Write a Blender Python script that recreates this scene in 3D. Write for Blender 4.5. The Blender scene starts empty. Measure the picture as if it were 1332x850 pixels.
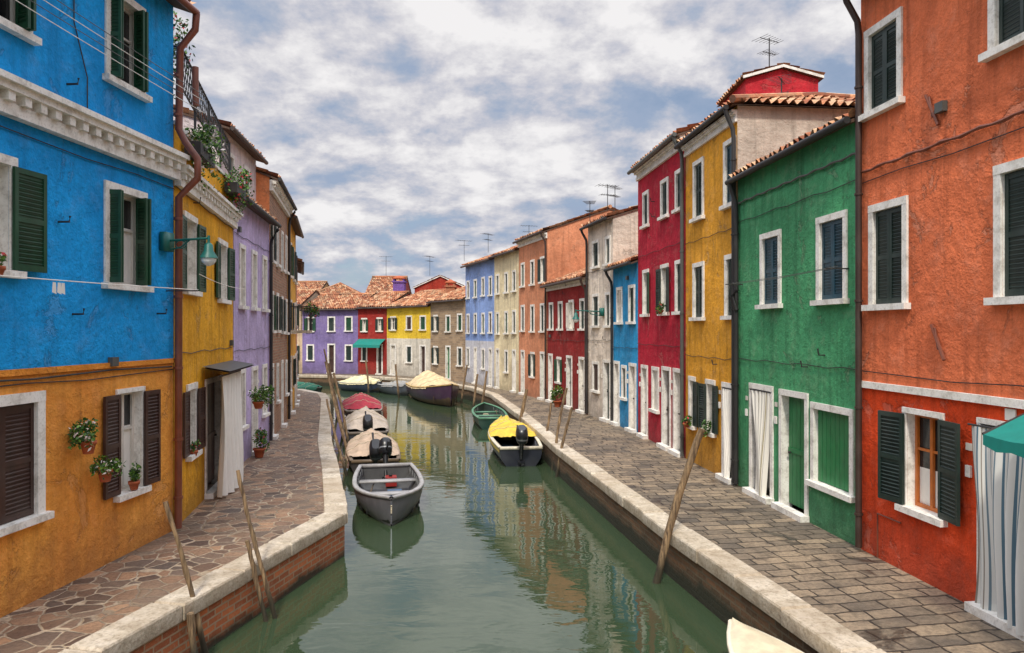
import bpy, math, random
from mathutils import Vector, Matrix, noise
random.seed(11)
rnd=random.random
def U(a,b): return a+(b-a)*rnd()
def srgb(r,g,b):
    f=lambda c:(c/255/12.92) if c/255<=0.04045 else ((c/255+0.055)/1.055)**2.4
    return (f(r),f(g),f(b),1)
scene=bpy.context.scene
COL=scene.collection
# ------------------------------------------------------------ node helpers
def nd(nt,typ,ins=None,**props):
    n=nt.nodes.new(typ)
    for k,v in props.items(): setattr(n,k,v)
    for k,v in (ins or {}).items():
        s=n.inputs[k]
        if isinstance(v,bpy.types.NodeSocket): nt.links.new(v,s)
        else: s.default_value=v
    return n
def mix(nt,f,a,b,bt='MIX'):
    n=nt.nodes.new('ShaderNodeMix'); n.data_type='RGBA'; n.blend_type=bt
    for i,v in ((0,f),(6,a),(7,b)):
        if isinstance(v,bpy.types.NodeSocket): nt.links.new(v,n.inputs[i])
        else: n.inputs[i].default_value=v
    return n.outputs[2]
def ramp(nt,fac,stops,interp='LINEAR'):
    n=nt.nodes.new('ShaderNodeValToRGB'); nt.links.new(fac,n.inputs[0])
    cr=n.color_ramp; cr.interpolation=interp
    while len(cr.elements)<len(stops): cr.elements.new(0.5)
    for e,(p,c) in zip(cr.elements,stops):
        e.position=p; e.color=c if len(c)==4 else (*c,1)
    return n.outputs[0]
def mrange(nt,v,a,b,c=0.0,d=1.0):
    return nd(nt,'ShaderNodeMapRange',{'Value':v,'From Min':a,'From Max':b,'To Min':c,'To Max':d}).outputs[0]
def math_(nt,op,a,b=0.0):
    n=nt.nodes.new('ShaderNodeMath'); n.operation=op
    for i,v in ((0,a),(1,b)):
        if isinstance(v,bpy.types.NodeSocket): nt.links.new(v,n.inputs[i])
        else: n.inputs[i].default_value=v
    return n.outputs[0]
def noise_(nt,vec,scale,detail=4,rough=0.55,dist=0.0):
    return nd(nt,'ShaderNodeTexNoise',{'Vector':vec,'Scale':scale,'Detail':detail,'Roughness':rough,'Distortion':dist}).outputs[0]
def newmat(name):
    m=bpy.data.materials.new(name); m.use_nodes=True
    nt=m.node_tree; b=nt.nodes['Principled BSDF']
    return m,nt,b
def link(nt,a,b): nt.links.new(a,b)
def sc(c,k): return (min(c[0]*k,1),min(c[1]*k,1),min(c[2]*k,1),1)
CACHE={}
def stucco(rgb,wear=0.5,grime=1.0):
    key=('st',rgb,wear)
    if key in CACHE: return CACHE[key]
    c=srgb(*rgb); m,nt,b=newmat('plaster_%d_%d_%d'%rgb)
    pos=nd(nt,'ShaderNodeNewGeometry').outputs['Position']
    n1=noise_(nt,pos,0.6,5,0.65,0.5)
    n2=noise_(nt,pos,2.8,5,0.7)
    st=nd(nt,'ShaderNodeMapping',{'Vector':pos,'Scale':(3.6,3.6,0.25)}).outputs[0]
    n3=noise_(nt,st,1.6,5,0.62)
    n4=noise_(nt,pos,34,3,0.65)
    n5=noise_(nt,pos,9,3,0.65)
    col=mix(nt,mrange(nt,n1,0.36,0.64),sc(c,0.82),sc(c,1.26))
    pale=(min(c[0]*0.72+0.20,1),min(c[1]*0.72+0.17,1),min(c[2]*0.72+0.13,1),1)
    col=mix(nt,mrange(nt,n2,0.52,0.72,0,0.60*wear+0.10),col,pale)
    col=mix(nt,mrange(nt,n3,0.50,0.70,0,0.80*wear+0.16),col,sc(c,0.40))
    col=mix(nt,mrange(nt,n5,0.40,0.62,0.22,0),col,sc(c,0.42))
    sep=nd(nt,'ShaderNodeSeparateXYZ',{0:pos}).outputs[2]
    hz=math_(nt,'ADD',sep,mrange(nt,n2,0.2,.8,-0.7,0.7))
    col=mix(nt,mrange(nt,hz,0.85,0.0,0,0.70*grime),col,(c[0]*0.34+0.05,c[1]*0.34+0.042,c[2]*0.34+0.032,1))
    vv=noise_(nt,pos,1.3,6,0.74,0.8)
    col=mix(nt,mrange(nt,vv,0.60,0.63,0,0.70*wear),col,(c[0]*0.40+0.25,c[1]*0.40+0.22,c[2]*0.40+0.17,1))
    ring=math_(nt,'MULTIPLY',mrange(nt,vv,0.575,0.60),mrange(nt,vv,0.625,0.60))
    col=mix(nt,math_(nt,'MULTIPLY',ring,0.45*wear+.1),col,sc(c,0.35))
    col=mix(nt,mrange(nt,n4,0.35,0.7,0,0.26),col,sc(c,0.45))
    link(nt,col,b.inputs['Base Color']); b.inputs['Roughness'].default_value=0.9
    b.inputs['Specular IOR Level'].default_value=0.2
    h=math_(nt,'ADD',math_(nt,'MULTIPLY',n4,0.30),math_(nt,'ADD',math_(nt,'MULTIPLY',n5,.6),math_(nt,'ADD',n2,math_(nt,'MULTIPLY',n1,1.5))))
    h=math_(nt,'SUBTRACT',h,math_(nt,'MULTIPLY',mrange(nt,vv,0.60,0.63),.35))
    bp=nd(nt,'ShaderNodeBump',{'Height':h,'Strength':0.9,'Distance':0.04})
    link(nt,bp.outputs[0],b.inputs['Normal'])
    CACHE[key]=m; return m
def paint(name,rgb,rough=0.55,var=0.25,metal=0.0,bump=0.15,scale=9):
    key=('p',name,rgb)
    if key in CACHE: return CACHE[key]
    c=srgb(*rgb); m,nt,b=newmat(name)
    pos=nd(nt,'ShaderNodeTexCoord').outputs['Object']
    st=nd(nt,'ShaderNodeMapping',{'Vector':pos,'Scale':(1,1,0.4)}).outputs[0]
    n1=noise_(nt,st,scale,4,0.65); n2=noise_(nt,pos,1.7,2)
    col=mix(nt,mrange(nt,n1,0.3,0.75),sc(c,1+var*0.4),sc(c,1-var))
    col=mix(nt,mrange(nt,n2,0.45,0.75,0,var),col,(c[0]*.6+.08,c[1]*.6+.08,c[2]*.6+.07,1))
    link(nt,col,b.inputs['Base Color']); b.inputs['Roughness'].default_value=rough; b.inputs['Metallic'].default_value=metal
    bp=nd(nt,'ShaderNodeBump',{'Height':n1,'Strength':bump,'Distance':0.01})
    link(nt,bp.outputs[0],b.inputs['Normal'])
    CACHE[key]=m; return m
def m_stone():
    m,nt,b=newmat('istrian_stone')
    pos=nd(nt,'ShaderNodeNewGeometry').outputs['Position']
    rp=nd(nt,'ShaderNodeNewGeometry').outputs['Random Per Island']
    n1=noise_(nt,pos,3,6,0.7); n2=noise_(nt,pos,22,5,0.65); n3=noise_(nt,pos,.8,3)
    col=ramp(nt,n1,[(0.3,srgb(150,136,114)),(0.5,srgb(208,196,174)),(0.72,srgb(236,226,208))])
    col=mix(nt,mrange(nt,n2,0.48,0.72,0,0.7),col,srgb(104,90,72))
    col=mix(nt,mrange(nt,n3,0.45,0.7,0,0.5),col,srgb(150,132,108))
    col=mix(nt,mrange(nt,rp,0,1,0,0.45),col,srgb(166,146,118))
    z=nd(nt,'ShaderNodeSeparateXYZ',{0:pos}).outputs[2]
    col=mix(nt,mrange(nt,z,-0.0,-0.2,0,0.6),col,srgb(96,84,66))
    link(nt,col,b.inputs['Base Color']); b.inputs['Roughness'].default_value=0.8
    bp=nd(nt,'ShaderNodeBump',{'Height':math_(nt,'ADD',n2,n1),'Strength':0.7,'Distance':0.02}); link(nt,bp.outputs[0],b.inputs['Normal'])
    return m
def m_trim():
    m,nt,b=newmat('white_window_stone')
    pos=nd(nt,'ShaderNodeNewGeometry').outputs['Position']
    n1=noise_(nt,pos,5,5,0.7); n2=noise_(nt,pos,30,3)
    col=ramp(nt,n1,[(0.3,srgb(186,180,168)),(0.5,srgb(232,228,218)),(0.75,srgb(246,243,236))])
    col=mix(nt,mrange(nt,n2,0.52,0.75,0,0.4),col,srgb(140,130,114))
    link(nt,col,b.inputs['Base Color']); b.inputs['Roughness'].default_value=0.75
    bp=nd(nt,'ShaderNodeBump',{'Height':n2,'Strength':0.3,'Distance':0.01}); link(nt,bp.outputs[0],b.inputs['Normal'])
    return m
def m_glass():
    m,nt,b=newmat('window_glass')
    pos=nd(nt,'ShaderNodeNewGeometry').outputs['Position']
    n1=noise_(nt,pos,1.3,2)
    col=ramp(nt,n1,[(0.35,(0.010,0.011,0.012)),(0.7,(0.04,0.04,0.038))])
    link(nt,col,b.inputs['Base Color']); b.inputs['Roughness'].default_value=0.08
    bp=nd(nt,'ShaderNodeBump',{'Height':n1,'Strength':0.05,'Distance':0.05}); link(nt,bp.outputs[0],b.inputs['Normal'])
    return m
def m_tiles():
    m,nt,b=newmat('terracotta_tiles')
    uv=nd(nt,'ShaderNodeTexCoord').outputs['UV']
    fl=nd(nt,'ShaderNodeVectorMath',{0:uv},operation='FLOOR').outputs[0]
    wn=nd(nt,'ShaderNodeTexWhiteNoise',{'Vector':fl}).outputs[0]
    pos=nd(nt,'ShaderNodeNewGeometry').outputs['Position']
    n1=noise_(nt,pos,1.2,4,0.7); n2=noise_(nt,pos,14,4,0.7)
    col=ramp(nt,wn,[(0,srgb(132,74,50)),(0.25,srgb(176,106,70)),(0.5,srgb(206,142,98)),(0.75,srgb(224,186,146)),(0.9,srgb(186,120,84)),(1,srgb(100,68,52))])
    col=mix(nt,mrange(nt,n2,0.45,0.72,0,0.75),col,srgb(92,76,60))
    col=mix(nt,mrange(nt,n1,0.48,0.66,0,0.6),col,srgb(140,122,94))
    link(nt,col,b.inputs['Base Color']); b.inputs['Roughness'].default_value=0.9
    bp=nd(nt,'ShaderNodeBump',{'Height':n2,'Strength':0.4,'Distance':0.02}); link(nt,bp.outputs[0],b.inputs['Normal'])
    return m
def m_brick(name,c1,c2,mort,algae=0,sx=1.0):
    m,nt,b=newmat(name)
    uv=nd(nt,'ShaderNodeTexCoord').outputs['UV']
    pos=nd(nt,'ShaderNodeNewGeometry').outputs['Position']
    wob=nd(nt,'ShaderNodeTexNoise',{'Vector':uv,'Scale':3.0}).outputs[1]
    uvw=mix(nt,0.02,uv,wob,'ADD')
    br=nd(nt,'ShaderNodeTexBrick',{'Vector':uvw,'Color1':srgb(*c1),'Color2':srgb(*c2),'Mortar':srgb(*mort),'Scale':1.0,
        'Mortar Size':0.012,'Brick Width':0.27*sx,'Row Height':0.085*sx,'Bias':0.0})
    n1=noise_(nt,pos,1.4,5,0.7); n2=noise_(nt,pos,18,4,.65)
    col=mix(nt,mrange(nt,n1,0.42,0.7,0,0.5),br.outputs[0],sc(srgb(*c1),0.45))
    col=mix(nt,mrange(nt,n2,0.5,0.75,0,0.45),col,srgb(*mort))
    if algae:
        z=nd(nt,'ShaderNodeSeparateXYZ',{0:pos}).outputs[2]
        zz=math_(nt,'ADD',z,mrange(nt,n1,0.2,.8,-0.14,0.14))
        col=mix(nt,mrange(nt,zz,algae,algae-.16,0,0.94),col,srgb(38,42,26))
    link(nt,col,b.inputs['Base Color']); b.inputs['Roughness'].default_value=0.85
    h=math_(nt,'ADD',math_(nt,'MULTIPLY',br.outputs[1],-1.0),math_(nt,'MULTIPLY',n2,0.7))
    bp=nd(nt,'ShaderNodeBump',{'Height':h,'Strength':0.9,'Distance':0.02}); link(nt,bp.outputs[0],b.inputs['Normal'])
    return m
def m_slabs():
    m,nt,b=newmat('trachyte_paving')
    uv=nd(nt,'ShaderNodeTexCoord').outputs['UV']
    pos=nd(nt,'ShaderNodeNewGeometry').outputs['Position']
    wob=nd(nt,'ShaderNodeTexNoise',{'Vector':uv,'Scale':2.2,'Detail':3.0}).outputs[1]
    wob2=nd(nt,'ShaderNodeTexNoise',{'Vector':uv,'Scale':9.0,'Detail':2.0}).outputs[1]
    uvw=mix(nt,0.11,uv,wob,'ADD'); uvw=mix(nt,0.035,uvw,wob2,'ADD')
    br=nd(nt,'ShaderNodeTexBrick',{'Vector':uvw,'Color1':srgb(164,144,118),'Color2':srgb(100,90,78),'Mortar':srgb(64,54,44),'Scale':1.0,
        'Mortar Size':0.015,'Mortar Smooth':0.5,'Brick Width':0.46,'Row Height':0.24,'Bias':0.1},offset=.43,squash=.8,squash_frequency=3)
    br2=nd(nt,'ShaderNodeTexBrick',{'Vector':uvw,'Color1':(0,0,0,1),'Color2':(1,1,1,1),'Mortar':(0.5,0.5,0.5,1),'Scale':1.0,
        'Mortar Size':0.0,'Brick Width':0.46,'Row Height':0.24,'Bias':0.0},offset=.43,squash=.8,squash_frequency=3)
    n1=noise_(nt,pos,0.8,6,0.72,0.6); n2=noise_(nt,pos,17,5,0.7); n3=noise_(nt,pos,3.0,5,0.72)
    col=mix(nt,mrange(nt,n1,0.42,0.65,0,0.42),br.outputs[0],srgb(178,156,126))
    col=mix(nt,mrange(nt,n3,0.50,0.66,0,0.65),col,srgb(78,69,57))
    col=mix(nt,mrange(nt,n2,0.42,0.70,0,0.6),col,srgb(68,60,50))
    wet=mrange(nt,noise_(nt,pos,1.0,5,.62,1.4),0.565,0.63)
    col=mix(nt,math_(nt,'MULTIPLY',wet,.7),col,srgb(50,42,35))
    col=mix(nt,mrange(nt,math_(nt,'MULTIPLY',br.outputs[1],mrange(nt,n3,.3,.6,.35,1.0)),0.1,0.9,0,0.9),col,srgb(48,40,33))
    link(nt,col,b.inputs['Base Color'])
    link(nt,math_(nt,'SUBTRACT',mrange(nt,n3,0.3,0.7,0.6,0.9),math_(nt,'MULTIPLY',wet,.32)),b.inputs['Roughness'])
    h=math_(nt,'ADD',math_(nt,'MULTIPLY',br.outputs[1],-1.3),math_(nt,'ADD',math_(nt,'MULTIPLY',n2,0.6),math_(nt,'MULTIPLY',br2.outputs[0],0.6)))
    bp=nd(nt,'ShaderNodeBump',{'Height':h,'Strength':0.9,'Distance':0.025}); link(nt,bp.outputs[0],b.inputs['Normal'])
    return m
def m_crazy():
    m,nt,b=newmat('porphyry_crazy_paving')
    pos=nd(nt,'ShaderNodeNewGeometry').outputs['Position']
    wob=nd(nt,'ShaderNodeTexNoise',{'Vector':pos,'Scale':2.5,'Detail':3.0}).outputs[1]
    pw=mix(nt,0.12,pos,wob,'ADD')
    ve=nd(nt,'ShaderNodeTexVoronoi',{'Vector':pw,'Scale':4.0,'Randomness':1.0},feature='DISTANCE_TO_EDGE').outputs['Distance']
    vc=nd(nt,'ShaderNodeTexVoronoi',{'Vector':pw,'Scale':4.0,'Randomness':1.0},feature='F1').outputs['Color']
    vs=nd(nt,'ShaderNodeSeparateXYZ',{0:vc}).outputs[0]
    col=ramp(nt,vs,[(0.05,srgb(84,64,52)),(0.3,srgb(142,108,82)),(0.5,srgb(104,88,76)),(0.7,srgb(166,128,96)),(0.95,srgb(92,78,68))])
    n1=noise_(nt,pos,1.0,5,0.7); n2=noise_(nt,pos,20,5,0.7)
    col=mix(nt,mrange(nt,n2,0.42,0.70,0,0.55),col,srgb(64,52,42))
    col=mix(nt,mrange(nt,n1,0.45,0.68,0,0.25),col,srgb(168,142,112))
    e=mrange(nt,ve,0.060,0.030)
    mo=mix(nt,mrange(nt,n1,0.4,0.62),srgb(196,176,148),srgb(140,122,100))
    mo=mix(nt,mrange(nt,n2,0.45,0.7,0,.6),mo,srgb(90,78,64))
    col=mix(nt,e,col,mo)
    col=mix(nt,mrange(nt,noise_(nt,pos,.55,5,.7,.8),.50,.64,0,.5),col,srgb(72,60,48))
    link(nt,col,b.inputs['Base Color']); link(nt,mrange(nt,n2,0.3,0.7,0.55,0.85),b.inputs['Roughness'])
    h=math_(nt,'ADD',mrange(nt,ve,0.0,0.07),math_(nt,'MULTIPLY',n2,0.45))
    bp=nd(nt,'ShaderNodeBump',{'Height':h,'Strength':0.85,'Distance':0.02}); link(nt,bp.outputs[0],b.inputs['Normal'])
    return m
def m_water():
    m,nt,b=newmat('canal_water')
    pos=nd(nt,'ShaderNodeNewGeometry').outputs['Position']
    st=nd(nt,'ShaderNodeMapping',{'Vector':pos,'Rotation':(0,0,.25),'Scale':(0.9,1.7,1)}).outputs[0]
    n1=noise_(nt,st,0.8,2,0.5,0.8); n2=noise_(nt,st,3.6,2,0.5,0.6); n3=noise_(nt,pos,0.22,2); n4=noise_(nt,st,9,2)
    b.inputs['Base Color'].default_value=srgb(56,72,50)
    b.inputs['Roughness'].default_value=0.01; b.inputs['IOR'].default_value=1.6
    b.inputs['Specular IOR Level'].default_value=0.7
    h=math_(nt,'ADD',math_(nt,'MULTIPLY',n1,0.9),math_(nt,'ADD',math_(nt,'MULTIPLY',n2,0.22),math_(nt,'MULTIPLY',n4,.03)))
    h=math_(nt,'MULTIPLY',h,mrange(nt,n3,0.35,0.65,0.3,1.15))
    bp=nd(nt,'ShaderNodeBump',{'Height':h,'Strength':0.5,'Distance':0.026}); link(nt,bp.outputs[0],b.inputs['Normal'])
    return m
def m_wood(name,a,bb):
    m,nt,b=newmat(name)
    pos=nd(nt,'ShaderNodeTexCoord').outputs['Object']
    st=nd(nt,'ShaderNodeMapping',{'Vector':pos,'Scale':(14,14,1.2)}).outputs[0]
    n1=noise_(nt,st,2,5,0.7); n2=noise_(nt,pos,2.2,3)
    col=mix(nt,mrange(nt,n1,0.4,0.62),srgb(*a),srgb(*bb)); col=mix(nt,mrange(nt,n2,0.4,0.7,0,0.5),col,srgb(92,78,60))
    z=nd(nt,'ShaderNodeSeparateXYZ',{0:nd(nt,'ShaderNodeNewGeometry').outputs['Position']}).outputs[2]
    col=mix(nt,mrange(nt,z,-0.25,-0.5,0,0.9),col,srgb(38,38,26))
    link(nt,col,b.inputs['Base Color']); b.inputs['Roughness'].default_value=0.85
    bp=nd(nt,'ShaderNodeBump',{'Height':n1,'Strength':1.0,'Distance':0.015}); link(nt,bp.outputs[0],b.inputs['Normal'])
    return m
def m_leaf(name,a,bb):
    m,nt,b=newmat(name)
    rp=nd(nt,'ShaderNodeNewGeometry').outputs['Random Per Island']
    col=mix(nt,rp,srgb(*a),srgb(*bb)); link(nt,col,b.inputs['Base Color']); b.inputs['Roughness'].default_value=0.6
    return m
def m_stripe(name,cols,period):
    m,nt,b=newmat(name)
    uv=nd(nt,'ShaderNodeTexCoord').outputs['UV']
    x=nd(nt,'ShaderNodeSeparateXYZ',{0:uv}).outputs[0]
    f=math_(nt,'FRACT',math_(nt,'MULTIPLY',x,1/period))
    col=ramp(nt,f,cols,'CONSTANT'); link(nt,col,b.inputs['Base Color']); b.inputs['Roughness'].default_value=0.9
    return m
STONE=m_stone(); TRIM=m_trim(); GLASS=m_glass(); TILES=m_tiles()
QBRICK=m_brick('quay_brick',(206,118,68),(150,82,50),(172,150,120),algae=-.52)
QBRICK2=m_brick('mossy_quay_brick',(128,92,62),(92,70,48),(112,98,76),algae=-.36)
HBRICK=m_brick('house_brick',(172,118,86),(136,94,68),(166,148,124))
SBRICK=m_brick('pale_stone_wall',(176,148,116),(138,116,92),(172,156,134),sx=1.6)
SLABS=m_slabs(); CRAZY=m_crazy(); WATER=m_water()
POLE=m_wood('weathered_pole_wood',(164,136,100),(82,64,46))
DKIRON=paint('dark_iron',(38,36,36),0.6,0.3)
RUST=paint('rusty_iron',(120,62,40))
COPPER=paint('brown_copper_pipe',(128,68,46),0.42,0.4)
DKPIPE=paint('dark_pipe',(62,44,36),0.5,0.4)
PIPEGRAY=paint('zinc_pipe',(82,84,80),0.5,0.3)
GREENSH=paint('green_shutter',(20,72,46),0.5,0.4)
DKGREEN=paint('dark_green_shutter',(28,48,42),0.5,0.4)
BRIGHTG=paint('bright_green_paint',(26,118,64),0.5,0.35)
TEALSH=paint('blue_green_shutter',(30,70,84),0.5,0.4)
BROWNSH=paint('dark_brown_shutter',(64,38,30),0.5,0.4)
WHITEWOOD=paint('white_window_wood',(218,212,200),0.5,0.2)
ORWOOD=paint('orange_varnished_wood',(200,110,42),0.4,0.4)
CURTAIN=paint('white_cloth',(236,232,222),0.95,0.10)
SOFFIT=paint('eave_timber',(86,62,46),0.8,0.3)
TERRA=paint('terracotta_pot',(176,90,52),0.85,0.25)
LEAFM=m_leaf('leaves',(36,84,20),(112,150,48))
LEAFD=m_leaf('dark_leaves',(22,56,20),(62,100,36))
FLOWERW=m_leaf('white_flowers',(240,236,225),(250,225,215))
FLOWERR=m_leaf('red_flowers',(200,30,50),(226,90,96))
TEAL=paint('teal_canvas',(10,128,116),0.8,0.15)
STRIPE=m_stripe('striped_cloth',[(0,srgb(214,214,208)),(0.35,srgb(110,130,140)),(0.45,srgb(218,216,208)),(0.62,srgb(140,132,120)),(0.68,srgb(214,214,206)),(0.86,srgb(84,114,130))],0.17)
STRIPE2=m_stripe('pale_striped_cloth',[(0,srgb(226,222,210)),(0.7,srgb(120,140,128)),(0.82,srgb(226,222,210)),(0.92,srgb(160,150,120))],0.16)
# ------------------------------------------------------------ mesh builder
class MB:
    def __init__(s): s.v=[]; s.f=[]; s.m=[]; s.uv=[]; s.mats=[]
    def mi(s,m):
        if m not in s.mats: s.mats.append(m)
        return s.mats.index(m)
    def face(s,pts,mat,uv=None):
        i=len(s.v); s.v.extend([tuple(p) for p in pts]); s.f.append(tuple(range(i,i+len(pts)))); s.m.append(s.mi(mat)); s.uv.append(uv)
    def grid(s,rows,mat,close=False,uvf=None):
        i0=len(s.v); nc=len(rows[0]); k=s.mi(mat)
        for r in rows: s.v.extend([tuple(p) for p in r])
        for a in range(len(rows)-1):
            for c in range(nc if close else nc-1):
                c2=(c+1)%nc
                s.f.append((i0+a*nc+c,i0+a*nc+c2,i0+(a+1)*nc+c2,i0+(a+1)*nc+c)); s.m.append(k)
                s.uv.append(None if not uvf else [uvf(a,c),uvf(a,c+1),uvf(a+1,c+1),uvf(a+1,c)])
    def box(s,o,a,b,x0,x1,y0,y1,z0,z1,mat):
        o=Vector(o); Z=Vector((0,0,1)); i=len(s.v)
        for z in (z0,z1):
            for x,y in ((x0,y0),(x1,y0),(x1,y1),(x0,y1)):
                s.v.append(tuple(o+a*x+b*y+Z*z))
        k=s.mi(mat)
        for q in ((3,2,1,0),(4,5,6,7),(0,1,5,4),(1,2,6,5),(2,3,7,6),(3,0,4,7)):
            s.f.append(tuple(i+j for j in q)); s.m.append(k); s.uv.append(None)
    def tube(s,pts,r,mat,seg=8,caps=True):
        pts=[Vector(p) for p in pts]; rows=[]
        rr=r if isinstance(r,(list,tuple)) else [r]*len(pts)
        for i,p in enumerate(pts):
            d=(pts[min(i+1,len(pts)-1)]-pts[max(i-1,0)]).normalized()
            up=Vector((0,0,1)) if abs(d.z)<0.9 else Vector((1,0,0))
            a=d.cross(up).normalized(); b=d.cross(a).normalized()
            rows.append([p+a*math.cos(2*math.pi*k/seg)*rr[i]+b*math.sin(2*math.pi*k/seg)*rr[i] for k in range(seg)])
        s.grid(rows,mat,True)
        if caps: s.face(rows[0],mat); s.face(rows[-1][::-1],mat)
    def loft(s,rings,mat,caps=True):
        s.grid(rings,mat,True)
        if caps: s.face(rings[0],mat); s.face(rings[-1][::-1],mat)
    def build(s,name,parent=None,smooth=False,M=None):
        me=bpy.data.meshes.new(name); me.from_pydata(s.v,[],s.f)
        for m in s.mats: me.materials.append(m)
        me.polygons.foreach_set('material_index',s.m)
        uvl=me.uv_layers.new(name='UVMap')
        for p,uv in zip(me.polygons,s.uv):
            if uv is None:
                n=p.normal
                if abs(n.z)>0.7:
                    uv=[(me.vertices[v].co.x,me.vertices[v].co.y) for v in p.vertices]
                else:
                    t=Vector((-n.y,n.x,0)); 
                    if t.length<1e-6: t=Vector((1,0,0))
                    t.normalize()
                    uv=[(me.vertices[v].co.dot(t),me.vertices[v].co.z) for v in p.vertices]
            for li,c in zip(p.loop_indices,uv): uvl.data[li].uv=c
        if smooth: me.polygons.foreach_set('use_smooth',[True]*len(me.polygons))
        ob=bpy.data.objects.new(name,me); COL.objects.link(ob)
        if M is not None: ob.matrix_world=M
        if parent: ob.parent=parent
        return ob
def empty(name,loc=(0,0,0)):
    e=bpy.data.objects.new(name,None); e.empty_display_size=0.3; COL.objects.link(e); return e
Z=Vector((0,0,1))
class Frame:
    def __init__(s,p0,p1,side):
        s.p0=Vector((p0[0],p0[1],0)); s.p1=Vector((p1[0],p1[1],0)); s.u=(s.p1-s.p0).normalized(); s.L=(s.p1-s.p0).length
        n=Vector((-s.u.y,s.u.x,0)); s.n=n if side=='R' else -n    # R: buildings right of canal, face left
    def pt(s,a,d,z): return s.p0+s.u*a+s.n*d+Z*z
    def box(s,mb,s0,s1,d0,d1,z0,z1,mat): mb.box(s.p0,s.u,s.n,s0,s1,d0,d1,z0,z1,mat)
    def sY(s,c):
        if abs(s.p1.y-s.p0.y)>=abs(s.p1.x-s.p0.x): return (c-s.p0.y)/(s.p1.y-s.p0.y)*s.L
        return (c-s.p0.x)/(s.p1.x-s.p0.x)*s.L
def leaf(mb,F,hs,hd,ang,w,z0,z1,mat,fine=True):
    a=F.u*math.cos(ang)+F.n*math.sin(ang); b=-F.u*math.sin(ang)+F.n*math.cos(ang); o=F.pt(hs,hd,0)
    st=0.05 if w>0.25 else 0.035
    B=lambda x0,x1,y0,y1,c0,c1: mb.box(o,a,b,x0,x1,y0,y1,c0,c1,mat)
    B(0,st,0,.035,z0,z1); B(w-st,w,0,.035,z0,z1)
    zm=(z0+z1)/2
    for q0,q1 in ((z0,z0+.07),(zm-.03,zm+.03),(z1-.06,z1)): B(st,w-st,0.001,.034,q0,q1)
    B(st,w-st,0.012,.02,z0+.07,zm-.03); B(st,w-st,0.012,.02,zm+.03,z1-.06)
    if fine:
        z=z0+.09
        while z<z1-.1:
            if not(zm-.07<z<zm+.03):
                p=[o+a*st+b*0.004+Z*z,o+a*(w-st)+b*0.004+Z*z,o+a*(w-st)+b*0.031+Z*(z+.028),o+a*st+b*0.031+Z*(z+.028)]
                mb.face(p,mat)
                p=[o+a*st+b*0.031+Z*z,o+a*(w-st)+b*0.031+Z*z,o+a*(w-st)+b*0.004+Z*(z+.028),o+a*st+b*0.004+Z*(z+.028)]
                mb.face(p,mat)
            z+=.048
def planks(mb,F,s0,s1,d,z0,z1,mat):
    n=max(2,round((s1-s0)/.13)); w=(s1-s0)/n
    for i in range(n):
        F.box(mb,s0+i*w+.004,s0+(i+1)*w-.004,d-.03,d+U(0,.004),z0,z1,mat)
    F.box(mb,s0,s1,d-.04,d-.025,z0,z1,mat)
def cloth_curtain(F,E,A,B,out,top,mat,gather=.12,amp=.045):
    m=MB(); n=90; K=14; ph=U(0,6); rows=[]
    for k in range(K+1):
        t=k/K; z=top+(.05-top)*t; g=gather*math.sin(min(1,t*1.3)*math.pi*.6)*(B-A); row=[]
        for i in range(n+1):
            q=i/n; s=A+g*.2+(B-A-g)*q+.02*math.sin(t*5+q*4+ph)
            d=out+amp*(.35+.9*t)*math.sin(q*38+1.6*math.sin(q*7+ph)+t*1.1)+.05*t*math.sin(q*5+ph+t*3)+.03*t
            row.append(F.pt(s,d,z+.02*t*math.sin(q*9+ph)))
        rows.append(row)
    m.grid(rows,mat,uvf=lambda r,c:(c*(B-A)/n,r)); m.build('door_curtain',E,True)
def tiles(mb,O,u,v,L,S,clip=None):
    p=0.18; nt_=max(2,round(L/p)); p=L/nt_; nc=nt_*6; rl=0.31; nr=math.ceil(S/rl)
    n=u.cross(v).normalized()
    if n.z<0: n=-n
    off=random.randint(0,999); k=mb.mi(TILES)
    for r in range(nr):
        t0=r*rl; t1=min(t0+rl+.03,S+.02)
        jit=[(U(-.014,.014),U(-.035,.035)) for _ in range(nt_+2)]
        rows=[[],[]]
        for j,(t,lift) in enumerate(((t0,.035),(t1,0.0))):
            for i in range(nc+1):
                q=(i+3)//6; jz,jt=jit[q]
                c=math.cos(2*math.pi*i/6)
                rows[j].append(O+u*(i*p/6)+v*(t+(jt if j==0 and c>0 else 0))+n*(0.042*c+lift+jz))
        i0=len(mb.v); mb.v.extend([tuple(x) for x in rows[0]+rows[1]])
        for i in range(nc):
            if clip and not clip((i+.5)*p/6,(t0+t1)/2): continue
            mb.f.append((i0+i,i0+i+1,i0+nc+1+i+1,i0+nc+1+i)); mb.m.append(k)
            x=(i+3)/6+off; mb.uv.append([(x,r+.2),(x+.1,r+.2),(x+.1,r+.8),(x,r+.8)])
FRAMEW=0.10
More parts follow.
